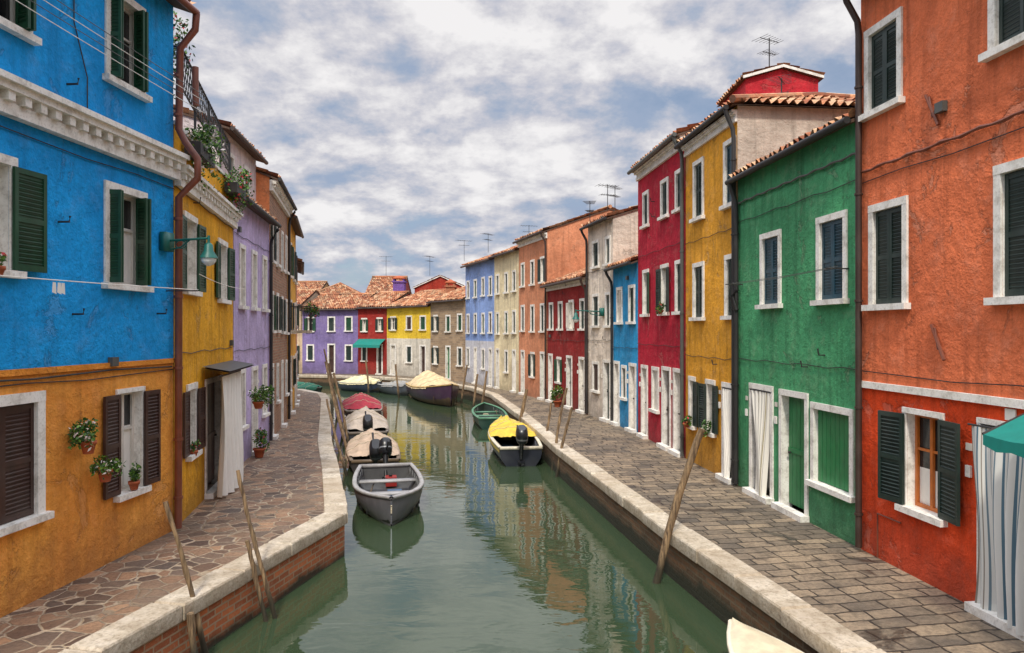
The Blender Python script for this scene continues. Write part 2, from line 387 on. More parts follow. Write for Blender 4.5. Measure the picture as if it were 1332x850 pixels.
def building(name,p0,p1,side,H,mat,depth=6,wins=(),split=None,side_mat=None,roof='gable',slope=.36,
             ov=.22,gutter=DKPIPE,pipe=None,cornice=None,fine=True,frac=False,parent=None,base=0.0,pipe_mat=None,extra=None,trimmat=None):
    F=Frame(p0,p1,side); L=F.L; E=empty(name) if parent is None else parent
    TR=trimmat or TRIM
    W=MB(); T=MB(); WN=MB(); SH=MB()
    holes=[]; specs=[]
    for w in wins:
        a,b,z0,z1,kind,scol=w[:6]; o=w[6] if len(w)>6 else {}
        s0,s1=(a*L,b*L) if frac else (F.sY(a),F.sY(b))
        if s0>s1: s0,s1=s1,s0
        fw=o.get('fw',FRAMEW); door=kind.startswith('door') or o.get('door')
        h=(s0+fw,s1-fw,z0+(0 if door else .07),z1-fw)
        holes.append(h); specs.append((s0,s1,z0,z1,h,kind,scol,fw,door,o))
    S=sorted(set([0,L]+[x for h in holes for x in h[:2]])); ZZ=sorted(set([base,H]+[x for h in holes for x in h[2:]]+([split[0]] if split else [])))
    for i in range(len(S)-1):
        for j in range(len(ZZ)-1):
            cs=(S[i]+S[i+1])/2; cz=(ZZ[j]+ZZ[j+1])/2
            if any(h[0]<cs<h[1] and h[2]<cz<h[3] for h in holes): continue
            mm=split[1] if split and cz<split[0] else mat
            W.face([F.pt(S[i],0,ZZ[j]),F.pt(S[i+1],0,ZZ[j]),F.pt(S[i+1],0,ZZ[j+1]),F.pt(S[i],0,ZZ[j+1])],mm)
    D=-.17
    for h in holes:
        a,b,c,d=h
        for q in ([(a,0,c),(a,D,c),(a,D,d),(a,0,d)],[(b,0,c),(b,D,c),(b,D,d),(b,0,d)],[(a,0,c),(b,0,c),(b,D,c),(a,D,c)],[(a,0,d),(b,0,d),(b,D,d),(a,D,d)]):
            W.face([F.pt(*x) for x in q],TR)
    sm=side_mat or mat; rise=slope*depth/2 if roof=='gable' else 0
    for s_ in (0,L):
        W.face([F.pt(s_,0,base),F.pt(s_,-depth,base),F.pt(s_,-depth,H)]+([F.pt(s_,-depth/2,H+rise)] if rise else [])+[F.pt(s_,0,H)],sm)
    W.face([F.pt(0,-depth,base),F.pt(L,-depth,base),F.pt(L,-depth,H),F.pt(0,-depth,H)],sm)
    W.build('walls',E)
    for (s0,s1,z0,z1,h,kind,scol,fw,door,o) in specs:
        a,b,c,d=h; pr=.03
        if kind!='plain':
            F.box(T,s0,a,.002,pr,z0 if door else c,d,TR); F.box(T,b,s1,.002,pr,z0 if door else c,d,TR)
            F.box(T,s0-.0,s1+.0,.002,pr+.004,d,z1,TR)
            if door: F.box(T,s0-.02,s1+.02,.002,.16,-.02,.10,TR)
            else: F.box(T,s0-.05,s1+.05,.002,.10,z0-.01,c,TR)
        wd=o.get('wood',WHITEWOOD)
        if not door or o.get('glass'):
            WN.face([F.pt(a,-.14,c),F.pt(b,-.14,c),F.pt(b,-.14,d),F.pt(a,-.14,d)],GLASS)
            if kind!='shut':
                t=.045; m_=(a+b)/2
                F.box(WN,a,a+t,-.135,-.10,c,d,wd); F.box(WN,b-t,b,-.135,-.10,c,d,wd)
                F.box(WN,a+t,b-t,-.134,-.101,c,c+t,wd); F.box(WN,a+t,b-t,-.134,-.101,d-t,d,wd)
                F.box(WN,m_-.025,m_+.025,-.133,-.098,c+t,d-t,wd)
                zm=c+(d-c)*.62; F.box(WN,a+t,m_-.025,-.132,-.105,zm-.015,zm+.015,wd); F.box(WN,m_+.025,b-t,-.132,-.105,zm-.015,zm+.015,wd)
                if o.get('lace') or rnd()<.45:
                    hh=U(.4,.8); n=12
                    for (x0,x1) in ((a+t,m_-.025),(m_+.025,b-t)):
                        rows=[[F.pt(x0+(x1-x0)*i/n,-.1375+.0015*math.sin(i*2.2),z) for i in range(n+1)] for z in (c+t,c+t+(d-c-2*t)*hh)]
                        WN.grid(rows,CURTAIN)
        w2=(b-a)/2
        if kind=='shut':
            j1,j2=(U(0,.05),U(0,.05)) if rnd()<.6 else (U(0,.22),U(0,.22))
            leaf(SH,F,a+.004,-.05,j1,w2-.006,c+.01,d-.01,scol,fine); leaf(SH,F,b-.004,-.02,math.pi-j2,w2-.006,c+.01,d-.01,scol,fine)
        elif kind=='ajar':
            g=o.get('ang',1.42)+U(-.05,.05); ww=w2*o.get('lw',.5)
            leaf(SH,F,a+.01,-.02,g,ww,c+.01,d-.01,scol,fine); leaf(SH,F,a+.05,-.03,g-.12,ww,c+.01,d-.01,scol,fine)
            leaf(SH,F,b-.01,-.02,math.pi-g,ww,c+.01,d-.01,scol,fine); leaf(SH,F,b-.05,-.03,math.pi-g+.12,ww,c+.01,d-.01,scol,fine)
        elif kind in('open','openR','openL'):
            ww=o.get('sw',w2+.02)
            if kind!='openR': leaf(SH,F,a-.0,.045,math.pi-U(.02,.16),ww,c+.01,d-.01,scol,fine)
            if kind!='openL': leaf(SH,F,b+.0,.045,U(.02,.16),ww,c+.01,d-.01,scol,fine)
        elif kind=='planks' : planks(SH,F,a+.003,(a+b)/2-.004,-.05,c+.01,d-.01,scol); planks(SH,F,(a+b)/2+.004,b-.003,-.05,c+.01,d-.01,scol)
        elif kind=='door':
            planks(SH,F,a+.003,b-.003,-.11,.11,d-.003,scol); F.box(SH,a+.02,b-.02,-.109,-.085,1.0,1.08,scol)
            SH.tube([F.pt(b-.1,-.1,1.0),F.pt(b-.1,-.05,1.0)],.02,DKIRON)
        elif kind in('doorcloth','doorstripe'):
            SH.face([F.pt(a,-.16,0),F.pt(b,-.16,0),F.pt(b,-.16,d),F.pt(a,-.16,d)],GLASS)
            cm=o.get('cm',CURTAIN) if kind=='doorcloth' else STRIPE; out=o.get('out',.03); top=o.get('ctop',d-.03); ex=o.get('ex',0)
            cloth_curtain(F,E,a-ex,b+ex,out,top,cm,o.get('gather',.12))
            SH.tube([F.pt(a-ex-.05,out,top+.01),F.pt(b+ex+.05,out,top+.01)],.012,DKIRON,6)
    if L>2 and base==0 and not frac:
        doors=[q for q in specs if q[8]]
        for q in doors:
            s_=q[1]+.14
            if s_<L-.15:
                F.box(SH,s_-.04,s_+.04,.004,.03,1.45,1.58,TR); F.box(SH,s_-.05,s_+.05,.004,.014,1.75,1.83,WHITEWOOD)
        for k in range(int(L/1.6)):
            s_=U(.3,L-.3); z_=U(2.35,2.9) if rnd()<.5 else U(5,H-.6)
            if any(hh[0]-.25<s_<hh[1]+.25 and hh[2]-.2<z_<hh[3]+.2 for hh in holes): continue
            if rnd()<.5: F.box(SH,s_-.07,s_+.07,.004,.07,z_-.06,z_+.06,PIPEGRAY)
            else: SH.tube([F.pt(s_,.0,z_),F.pt(s_,.10,z_),F.pt(s_,.12,z_+.1)],.012,DKIRON,6)
        for k in range(2):
            z_=U(2.42,2.75) if k==0 else U(5.15,5.4)
            if H<z_+.3 or any(hh[2]<z_<hh[3] for hh in holes): continue
            SH.tube([F.pt(L*i/10,.02,z_+.02*math.sin(i*2.1+k)) for i in range(11)],.007,DKIRON,5)
    if cornice:
        z0,z1,out,dent=cornice
        F.box(T,0,L,.002,out*.45,z0,z0+(z1-z0)*.35,TR)
        F.box(T,0,L+.0,.002,out*.8,z0+(z1-z0)*.62,z0+(z1-z0)*.82,TR); F.box(T,0,L+.02,.002,out,z0+(z1-z0)*.82,z1,TR)
        zz0=z0+(z1-z0)*.35; zz1=z0+(z1-z0)*.62
        F.box(T,0,L,.002,out*.3,zz0,zz1,TR)
        if dent:
            x=.05
            while x<L-.1: F.box(T,x,x+.10,out*.3,out*.7,zz0,zz1,TR); x+=.24
    if extra: extra(F,T,WN,SH,E)
    if T.f: T.build('stone_trim',E)
    if WN.f: WN.build('windows',E)
    if SH.f: SH.build('shutters_and_doors',E)
    RF=MB(); cth=1/math.sqrt(1+slope*slope); sth=slope*cth
    if roof=='gable':
        for sgn in (1,-1):
            d0=ov if sgn==1 else -depth-ov
            O=F.pt(-.04,d0,H-slope*ov+.07); v=(F.n*(-sgn)*cth+Z*sth); Sl=(depth/2+ov)/cth
            tiles(RF,O,F.u,v,L+.08,Sl)
            q=[O-Z*.06,O+F.u*(L+.08)-Z*.06,O+F.u*(L+.08)+v*Sl-Z*.06,O+v*Sl-Z*.06]
            RF.face(q,SOFFIT); RF.face([x-Z*.05 for x in q],SOFFIT); RF.face([q[0],q[1],q[1]-Z*.05,q[0]-Z*.05],SOFFIT)
            RF.face([q[0],q[3],q[3]-Z*.05,q[0]-Z*.05],SOFFIT); RF.face([q[1],q[2],q[2]-Z*.05,q[1]-Z*.05],SOFFIT)
        RF.tube([F.pt(-.05,-depth/2,H+rise+.10),F.pt(L+.05,-depth/2,H+rise+.10)],.09,TILES,8)
    elif roof=='hip':
        hd=depth/2
        for sgn in (1,-1):
            d0=ov if sgn==1 else -depth-ov
            O=F.pt(-ov,d0,H-slope*ov+.07); v=(F.n*(-sgn)*cth+Z*sth); Sl=(hd+ov)/cth; LL=L+2*ov
            kk=1.0 if L>=depth else L/depth
            tiles(RF,O,F.u,v,LL,Sl,clip=lambda s,t:(s>t*cth*kk-.05) and (s<LL-t*cth*kk+.05))
            h_=Sl*cth*kk
            RF.face([O-Z*.06,O+F.u*LL-Z*.06,O+F.u*(LL-h_)+v*Sl-Z*.06,O+F.u*h_+v*Sl-Z*.06],SOFFIT)
        run=min(hd,L/2)+ov; sl2=(hd+ov)*slope/run; c2=1/math.sqrt(1+sl2*sl2)
        for sgn in (1,-1):
            s_=-ov if sgn==1 else L+ov
            O=F.pt(s_,ov,H-slope*ov+.07); v=(F.u*sgn*c2+Z*sl2*c2); Sl=run/c2; LL=depth+2*ov; r_=(hd+ov)/run
            tiles(RF,O,-F.n,v,LL,Sl,clip=lambda s,t:(s>t*c2*r_-.05) and (s<LL-t*c2*r_+.05))
            RF.face([O-Z*.06,O-F.n*LL-Z*.06,O-F.n*(LL/2)+v*Sl-Z*.06],SOFFIT)
        zr=H-slope*ov+.12
        for s_,sg in ((-ov,1),(L+ov,-1)):
            for d_,dd in ((ov,-1),(-depth-ov,1)):
                RF.tube([F.pt(s_,d_,zr),F.pt(s_+sg*run,-hd,zr+(hd+ov)*slope)],.08,TILES,8)
        if L>depth: RF.tube([F.pt(hd,-hd,zr+(hd+ov)*slope),F.pt(L-hd,-hd,zr+(hd+ov)*slope)],.09,TILES,8)
    elif roof=='flat':
        RF.face([F.pt(0,0,H-.25),F.pt(L,0,H-.25),F.pt(L,-depth,H-.25),F.pt(0,-depth,H-.25)],SOFFIT)
        F.box(RF,0,L,-.2,.03,H,H+.06,TR); 
    elif roof=='front':
        hw=L/2
        for sg,st in ((1,-.10),(-1,L+.10)):
            O=F.pt(st,.12,H-slope*.10+.07); v=(F.u*sg*cth+Z*sth); Sl=(hw+.10)/cth
            tiles(RF,O,-F.n,v,depth+.24,Sl)
            q=[O-Z*.06,O-F.n*(depth+.24)-Z*.06,O-F.n*(depth+.24)+v*Sl-Z*.06,O+v*Sl-Z*.06]
            RF.face(q,SOFFIT); RF.face([q[0],q[3],q[3]+Z*.07,q[0]+Z*.07],TR)
        RF.face([F.pt(0,0.0,H),F.pt(L,0,H),F.pt(hw,0,H+slope*hw)],mat); RF.face([F.pt(0,-depth,H),F.pt(L,-depth,H),F.pt(hw,-depth,H+slope*hw)],mat)
    RF.build('roof',E)
    MT=MB(); pm=pipe_mat or gutter
    if gutter and roof in('gable','hip'):
        gz=H-slope*ov+.0; MT.tube([F.pt(-.03,ov+.06,gz),F.pt(L+.03,ov+.06,gz-.03)],.055,gutter,8)
    if pipe is not None:
        for ps in pipe:
            s_=ps if ps>=0 else L+ps
            gz=H-slope*ov
            MT.tube([F.pt(s_,ov+.06,gz-.03),F.pt(s_,ov+.03,gz-.15),F.pt(s_,.09,gz-.42),F.pt(s_,.07,gz-.6),F.pt(s_,.07,.05)],.045,pm,10)
            z=.5
            while z<H-1: MT.tube([F.pt(s_,.07,z),F.pt(s_,.07,z+.03)],.058,pm,10); z+=1.5
    if MT.f: MT.build('gutter_and_downpipe',E,smooth=True)
    return E,F
# ------------------------------------------------------------ right row (canal facade line)
def cables(F,z,s0,s1,E,nm='wall_cable',r=.012,d=.04,mat=None):
    m=MB(); n=14; m.tube([F.pt(s0+(s1-s0)*i/n,d,z+.015*math.sin(i*1.7)) for i in range(n+1)],r,mat or DKIRON,6); m.build(nm,E)
def ex_orange(F,T,WN,SH,E):
    F.box(T,0,F.L,.002,.05,2.30,2.39,TRIM)
    m=MB(); n=60; s=F.L
    m.tube([F.pt(s*i/n,.035,5.32+.012*math.sin(i*1.7)) for i in range(n+1)],[.016+.008*(i%2) for i in range(n+1)],RUST,6); m.build('rope_moulding',E)
    m=MB()
    for (Y,z) in ((8.7,5.55),(8.6,2.75)):
        s=F.sY(Y); m.tube([F.pt(s,.03,z),F.pt(s+.22,.03,z+.42)],.022,RUST,6); m.tube([F.pt(s+.1,.03,z+.12),F.pt(s+.16,.03,z+.38)],.014,RUST,6)
    m.build('wall_anchors',E)
    m=MB(); s=F.sY(7.62); F.box(m,s-.07,s+.07,.005,.02,2.16,2.28,CURTAIN)
    s=F.sY(9.9); m.tube([F.pt(s,.03,.02),F.pt(s,.03,.62),F.pt(s-.5,.03,.62)],.012,RUST,6)
    m.build('house_number_plate',E)
ORED_U=stucco((236,124,80),.62); ORED_L=stucco((236,80,36),.45)
building('orange_red_house',(5.88,1.0),(4.94,10.34),'R',7.95,ORED_U,wins=[
  (9.29,10.12,3.38,4.82,'shut',DKGREEN),(6.95,7.84,3.38,4.86,'shut',DKGREEN),(9.40,10.22,6.03,7.27,'shut',DKGREEN),
  (7.0,7.92,6.03,7.3,'shut',DKGREEN),(4.3,5.2,3.38,4.86,'shut',DKGREEN),
  (8.62,9.38,.80,2.12,'open',DKGREEN,{'wood':ORWOOD,'lace':1,'fw':.07,'sw':.42}),
  (6.95,8.08,0,2.14,'doorstripe',None,{'fw':.06,'out':.09,'ex':.06,'gather':.04}),(4.3,5.2,.8,2.1,'shut',DKGREEN)],
  split=(2.34,ORED_L),extra=ex_orange,pipe=[-.06],gutter=DKPIPE)
def ex_green(F,T,WN,SH,E):
    m=MB(); n=30
    m.tube([F.pt(F.L*i/n,.035,5.62+.012*math.sin(i*1.7)) for i in range(n+1)],[.014+.007*(i%2) for i in range(n+1)],PIPEGRAY,6); m.build('rope_moulding',E)
    m=MB()
    for dz,dd in ((0,.28),(.03,.2)): m.tube([F.pt(F.sY(10.6),dd,4.0+dz),F.pt(F.sY(12.2),dd+.03,3.97+dz),F.pt(F.sY(14.4),dd,4.0+dz)],.005,PIPEGRAY,5)
    for Y in (10.65,14.35): m.tube([F.pt(F.sY(Y),0,4.0),F.pt(F.sY(Y),.35,4.0)],.012,DKIRON,6)
    m.build('clothes_line',E)
    m=MB(); s=F.L-.10; m.tube([F.pt(s,.08,3.9),F.pt(s+.02,.16,3.75),F.pt(s-.02,.08,3.5)],.05,DKIRON,8); m.build('pipe_offset',E,True)
building('green_house',(4.94,10.37),(4.51,14.58),'R',6.13,stucco((78,156,106),.62),ov=.15,wins=[
  (10.67,11.53,3.50,4.87,'shut',TEALSH),(12.72,13.54,3.50,4.87,'shut',TEALSH),
  (13.02,14.0,0,2.10,'doorcloth',None,{'cm':STRIPE2,'gather':.35}),(11.79,12.78,0,2.08,'door',BRIGHTG),(10.50,11.70,.64,1.96,'planks',BRIGHTG)],
  pipe=[-.08],gutter=DKIRON,extra=ex_green)
building('yellow_house',(4.51,14.61),(4.20,17.65),'R',7.6,stucco((226,160,50),.58),depth=5,roof='hip',ov=.18,slope=.26,side_mat=stucco((206,192,176),.5),wins=[
  (14.66,15.28,5.62,7.02,'shut',TEALSH),(16.42,17.1,5.62,7.02,'shut',DKGREEN),
  (14.66,15.22,3.33,4.66,'shut',DKGREEN),(16.40,17.12,3.33,4.66,'shut',DKGREEN),
  (15.75,16.3,.80,2.02,'open',DKGREEN,{'sw':.3}),(16.95,17.4,.8,2.02,'openL',DKGREEN,{'sw':.32}),(14.70,15.36,0,2.02,'doorcloth',None)],
  cornice=(7.28,7.52,.12,False),gutter=DKIRON,pipe=[.02])
building('crimson_house',(4.20,17.68),(3.77,21.85),'R',7.9,stucco((186,36,56),.48),depth=5,slope=.3,wins=[
  (17.85,18.4,6.05,7.1,'shut',DKGREEN),(18.95,19.6,6.05,7.1,'shut',DKGREEN),(20.7,21.3,6.05,7.1,'shut',DKGREEN),
  (17.85,18.4,3.5,4.85,'shut',DKGREEN),(18.95,19.6,3.5,4.85,'open',DKGREEN),(20.7,21.3,3.5,4.85,'openL',GREENSH),
  (17.8,18.55,0,2.15,'door',WHITEWOOD),(18.75,19.5,0,2.15,'door',BROWNSH),(19.75,20.4,.85,2.1,'shut',WHITEWOOD),(20.8,21.45,0,2.1,'door',WHITEWOOD)],
  cornice=(7.55,7.85,.16,False),pipe=[.05],gutter=PIPEGRAY)
building('small_blue_house',(3.77,21.88),(3.37,24.3),'R',5.2,stucco((50,152,206),.4),wins=[
  (22.1,22.7,3.3,4.5,'shut',DKGREEN),(23.3,23.9,3.3,4.5,'shut',WHITEWOOD),(22.0,22.65,0,2.1,'door',WHITEWOOD),(22.9,23.4,.9,2.0,'shut',DKGREEN),(23.6,24.2,0,2.1,'door',WHITEWOOD)],pipe=[-.05],gutter=DKIRON)
def ex_white(F,T,WN,SH,E):
    T_=MB(); 
    o=F.pt(0,-1.2,0); a=-F.n; b=-F.u
    T_.box(o,a,b,-.1,.75,.002,.03,5.75,6.55,TRIM); T_.box(o,a,b,0,.65,.031,.05,5.82,6.48,BRIGHTG); T_.build('side_window',E)
building('white_house',(3.36,24.32),(2.79,26.8),'R',6.9,stucco((228,214,196),.8),slope=.32,wins=[
  (24.5,25.0,5.3,6.3,'shut',DKGREEN),(25.6,26.3,5.3,6.3,'shut',DKGREEN),(24.5,25.0,3.2,4.4,'shut',DKGREEN),(25.6,26.3,3.2,4.4,'shut',DKGREEN),
  (24.5,25.2,0,2.1,'door',DKGREEN),(25.6,26.3,.9,2.0,'shut',BROWNSH)],extra=ex_white,pipe=[-.05],gutter=DKIRON)
building('dark_red_house',(2.79,26.83),(1.55,32.0),'R',5.1,stucco((150,44,42),.45),wins=[
  (27.1,27.7,3.1,4.3,'shut',DKGREEN),(28.4,29.0,3.1,4.3,'open',WHITEWOOD),(29.8,30.4,3.1,4.3,'shut',DKGREEN),(31.1,31.7,3.1,4.3,'shut',DKGREEN),
  (27.1,27.8,0,2.1,'door',WHITEWOOD),(28.6,29.3,0,2.1,'door',DKGREEN),(30.0,30.6,.9,2.0,'open',GREENSH),(31.2,31.8,0,2.1,'door',WHITEWOOD)],
  cornice=(4.8,5.05,.14,False),fine=False,pipe=[.05])
def auto(cols,floors,kinds,seed=0,doors=True):
    random.seed(seed); r=[]
    for i in range(cols):
        c=(i+.5+U(-.08,.08))/cols; w=.21/cols
        for (z0,z1) in floors:
            j=U(-.04,.04); r.append((c-w,c+w,z0+j,z1+j,random.choice(kinds),random.choice((DKGREEN,GREENSH,BROWNSH,DKGREEN))))
        if doors: 
            if (i+seed)%2: r.append((c-w,c+w,0,2.15,'door',random.choice((WHITEWOOD,BRIGHTG,BROWNSH))))
            else: r.append((c-w,c+w,.9,2.1,random.choice(kinds),DKGREEN))
    return r
KK=('shut','open','shut')
building('salmon_house',(1.55,32.03),(0.34,35.9),'R',7.5,stucco((218,146,108),.5),wins=auto(3,[(5.2,6.4),(3.0,4.3)],KK,3),frac=True,fine=False,pipe=[.05],cornice=(7.15,7.4,.15,False))
building('cream_house',(0.34,35.93),(-0.95,39.3),'R',7.1,stucco((234,216,176),.6),wins=auto(3,[(5.0,6.1),(2.9,4.1)],KK,5),frac=True,fine=False)
building('light_blue_house',(-0.95,39.33),(-2.8,44.0),'R',7.0,stucco((140,166,218),.4),wins=auto(4,[(5.0,6.1),(2.9,4.1)],('shut','shut'),7),frac=True,fine=False,split=(2.5,stucco((206,206,212),.5)))
building('pale_brick_house',(-2.8,44.03),(-5.3,47.5),'R',5.0,SBRICK,wins=auto(3,[(3.0,4.1)],KK,8),frac=True,fine=False)
building('bright_yellow_house',(-5.3,47.53),(-8.7,50.8),'R',4.75,stucco((240,198,62),.3),wins=auto(3,[(3.1,4.1)],('shut','open'),9)+[],frac=True,fine=False,split=(2.55,stucco((220,212,196),.5)))
def ex_fred(F,T,WN,SH,E):
    m=MB(); m.face([F.pt(.1,.03,2.5),F.pt(F.L-.1,.03,2.5),F.pt(F.L-.1,.8,2.1),F.pt(.1,.8,2.1)],TEAL); m.face([F.pt(.1,.8,2.1),F.pt(F.L-.1,.8,2.1),F.pt(F.L-.1,.82,1.9),F.pt(.1,.82,1.9)],TEAL); m.build('green_awning',E)
building('far_red_house',(-8.7,50.83),(-10.9,51.7),'R',4.75,stucco((160,52,46),.4),wins=auto(2,[(3.0,4.0)],('shut','open'),11),frac=True,fine=False,extra=ex_fred)
building('purple_house',(-10.9,51.73),(-15.1,52.6),'R',4.65,stucco((136,120,170),.5),wins=auto(3,[(3.0,4.1)],('open','shut'),12),frac=True,fine=False)
building('beige_house',(-15.1,52.63),(-21,53.0),'R',5.0,stucco((205,180,150),.5),wins=auto(4,[(3.0,4.1)],KK,14),frac=True,fine=False)
def back(name,x0,x1,y,H,rgb,roof='gable',slope=.4,depth=5,seed=1):
    building(name,(x1,y),(x0,y),'R',H,stucco(rgb,.5),depth=depth,roof=roof,slope=slope,wins=auto(2,[(H-1.8,H-.8)],('shut',),seed,False),frac=True,fine=False)
back('hipped_roof_house',-18.2,-11.2,59,5.1,(200,170,140),'hip',.55,7)
back('rear_red_house',-7.6,-3.6,57,6.4,(170,60,46),'front',.45,6,3)
back('rear_pink_house',-12.2,-9.2,61,6.2,(160,70,60),'gable',.5,6,4)
back('rear_tan_house',-2.5,4,53,6.3,(196,160,120),'gable',.4,6,5)
back('rear_ochre_house',-25,-17.5,66,6.4,(190,150,100),'gable',.4,6,6)
building('rear_terracotta_house',(4.9,33.5),(3.0,38.2),'R',8.3,stucco((206,130,92),.5),depth=5,wins=auto(2,[(7.0,8.0)],('shut',),3,False),frac=True,fine=False)
building('rear_brown_house',(4.4,28.6),(3.6,31.2),'R',6.9,stucco((140,60,48),.4),depth=3,wins=auto(2,[(5.6,6.5)],('shut',),3,False),frac=True,fine=False)
building('red_rooftop_room',(7.8,18.6),(5.95,18.6),'R',9.5,stucco((200,50,60),.35),depth=2.2,roof='front',slope=.28,base=7.8,gutter=None)
# ------------------------------------------------------------ left row
def ex_blue(F,T,WN,SH,E):
    F.box(T,0,F.L,.002,.035,2.60,2.67,stucco((240,150,60),.3))
    cables(F,2.56,0,F.L-.1,E,d=.03)
    m=MB()
    for (Y,z) in ((9.0,3.3),(8.9,6.1),(8.75,4.4),(10.85,3.35)): m.tube([F.pt(F.sY(Y),0,z),F.pt(F.sY(Y),.14,z),F.pt(F.sY(Y),.15,z+.07)],.014,DKIRON,6)
    m.tube([F.pt(F.sY(9.25),.02,5.8),F.pt(F.sY(9.25),.02,6.3),F.pt(F.sY(9.0),.02,6.9),F.pt(F.sY(9.0),.02,8.0)],.008,DKIRON,5)
    m.build('wall_hooks',E)
BLUE=stucco((30,160,236),.26); ORANGE=stucco((255,164,72),.34)
building('blue_and_orange_house',(-6.03,1.0),(-5.24,11.3),'L',8.15,BLUE,depth=7,split=(2.62,ORANGE),wins=[
  (7.3,8.5,.92,2.40,'shut',BROWNSH,{'fw':.12}),(9.85,10.5,.80,2.30,'open',BROWNSH,{'sw':.36,'lace':1,'fw':.06}),
  (9.60,10.56,3.66,5.08,'ajar',GREENSH),(7.2,8.07,3.68,5.0,'openR',GREENSH,{'sw':.46,'lace':1}),
  (9.62,10.52,6.40,7.72,'ajar',GREENSH),(7.3,8.3,6.36,7.7,'ajar',GREENSH),(4.5,5.4,3.66,5.08,'ajar',GREENSH),(4.5,5.5,.9,2.3,'shut',BROWNSH)],
  cornice=(5.42,5.80,.26,True),gutter=COPPER,pipe=None,extra=ex_blue,ov=.3)
Fb=Frame((-6.03,1.0),(-5.24,11.3),'L')
m=MB(); L=Fb.L
P=lambda s,d,z:Fb.pt(s,d,z)
m.tube([P(L+.02,.36,8.0),P(L+.02,.34,7.75),P(L-.02,.12,7.45),P(L-.02,.10,6.2),P(L,.2,6.0),P(L+.02,.38,5.75),P(L+.02,.38,5.45),P(L-.02,.1,5.15),P(L-.02,.09,.05)],.055,COPPER,12)
for z in (7.0,6.4,4.8,3.6,2.5,1.4,.5): m.tube([P(L-.02,.09,z),P(L-.02,.09,z+.04)],.07,COPPER,12)
m.tube([P(L+.1,.3,7.2),P(L+.1,.3,7.0),P(L+.12,.3,6.6)],.05,COPPER,10)
m.build('copper_downpipe',None,True)
def ex_ly(F,T,WN,SH,E):
    m=MB()
    s0=F.sY(13.1); s1=F.sY(15.9)
    m.face([F.pt(s0,.03,2.45),F.pt(s1,.03,2.45),F.pt(s1,.5,2.36),F.pt(s0,.5,2.36)],PIPEGRAY); m.face([F.pt(s0,.03,2.42),F.pt(s1,.03,2.42),F.pt(s1,.5,2.33),F.pt(s0,.5,2.33)],SOFFIT)
    m.build('door_canopy',E)
    cloth_curtain(F,E,F.sY(13.1),F.sY(15.05),.34,2.26,CURTAIN,.15,.06)
    m=MB(); m.tube([F.pt(F.sY(13.05),.34,2.27),F.pt(F.sY(15.1),.34,2.27)],.014,DKIRON,6); m.build('curtain_rail',E)
    m=MB()
    for x in (0.5,1.6,2.7,3.8,4.8): m.tube([F.pt(x,-.05,6.25),F.pt(x,-.05,7.8-.12*x)],.022,DKIRON,6)
    for z in (7.1,7.75): m.tube([F.pt(.5,-.05,z),F.pt(4.8,-.05,z-.55)],.018,DKIRON,6)
    k=.5
    while k<4.8: 
        q=(k-.5)/4.3*.55; k2=min(k+.28,4.8)
        m.tube([F.pt(k,-.05,7.1-q),F.pt(k2,-.05,7.75-q)],.008,DKIRON,4); m.tube([F.pt(k,-.05,7.75-q),F.pt(k2,-.05,7.1-q)],.008,DKIRON,4); k+=.14
    for x in (.5,4.8): m.tube([F.pt(x,-.05,7.75-.12*x),F.pt(x,-3,7.75-.12*x)],.02,DKIRON,6)
    m.build('terrace_railing',E)
    m=MB()
    for x in (.4,3.7): F.box(m,x,x+1.1,.05,.3,5.95,6.15,DKIRON)
    m.build('terrace_planters',E)
YL=stucco((234,168,40),.45)
building('amber_terrace_house',(-5.24,11.33),(-6.18,16.18),'L',6.3,YL,depth=5,roof='flat',wins=[
  (11.85,12.75,3.70,5.05,'open',GREENSH,{'sw':.42}),(14.55,15.45,3.66,4.95,'open',GREENSH,{'sw':.42}),
  (12.05,12.75,.95,2.2,'open',BROWNSH,{'sw':.38}),(13.4,14.9,0,2.2,'door',BROWNSH)],
  cornice=(5.35,5.68,.22,True),gutter=None,extra=ex_ly)
building('lavender_house',(-6.18,16.22),(-6.75,20.3),'L',6.1,stucco((202,184,222),.45),depth=5,slope=.3,wins=[
  (16.7,17.3,3.6,5.1,'shut',WHITEWOOD),(18.0,18.6,3.6,5.1,'shut',WHITEWOOD),(19.3,19.9,3.6,5.1,'shut',WHITEWOOD),
  (16.7,17.3,.8,2.2,'shut',WHITEWOOD),(18.0,18.7,0,2.2,'door',WHITEWOOD),(19.3,19.9,.8,2.2,'shut',WHITEWOOD)],gutter=DKIRON,pipe=[-.1])
building('white_tall_house',(-6.75,16.9),(-7.1,20.25),'L',7.85,stucco((230,216,214),.5),depth=3.6,slope=.3,wins=[(17.5,18.0,6.5,7.4,'shut',DKGREEN),(18.9,19.5,6.5,7.4,'shut',DKGREEN)],base=4)
building('brick_house',(-6.75,20.33),(-7.75,25.2),'L',7.4,HBRICK,depth=5,side_mat=stucco((228,142,92),.5),wins=auto(4,[(5.0,6.3),(3.0,4.2)],('shut','open'),21),frac=True,fine=False,cornice=(7.0,7.3,.22,True),gutter=DKIRON,pipe=[-.1])
building('ochre_house',(-7.75,25.23),(-9.0,30.4),'L',7.1,stucco((236,172,72),.5),depth=5,wins=auto(4,[(5.0,6.3),(3.0,4.2)],('shut','open'),22),frac=True,fine=False)
building('pink_corner_house',(-9.0,30.43),(-10.6,36.0),'L',6.0,stucco((205,140,110),.5),depth=6,wins=auto(4,[(3.2,4.3)],('shut','open'),23),frac=True,fine=False)
Fo=Frame((-7.75,25.23),(-9.0,30.4),'L'); m=MB()
Fo.box(m,.6,2.4,0.03,.75,3.0,3.1,STONE)
for i in range(19): m.tube([Fo.pt(.62+i*.098,.72,3.1),Fo.pt(.62+i*.098,.72,3.95)],.01,DKIRON,4)
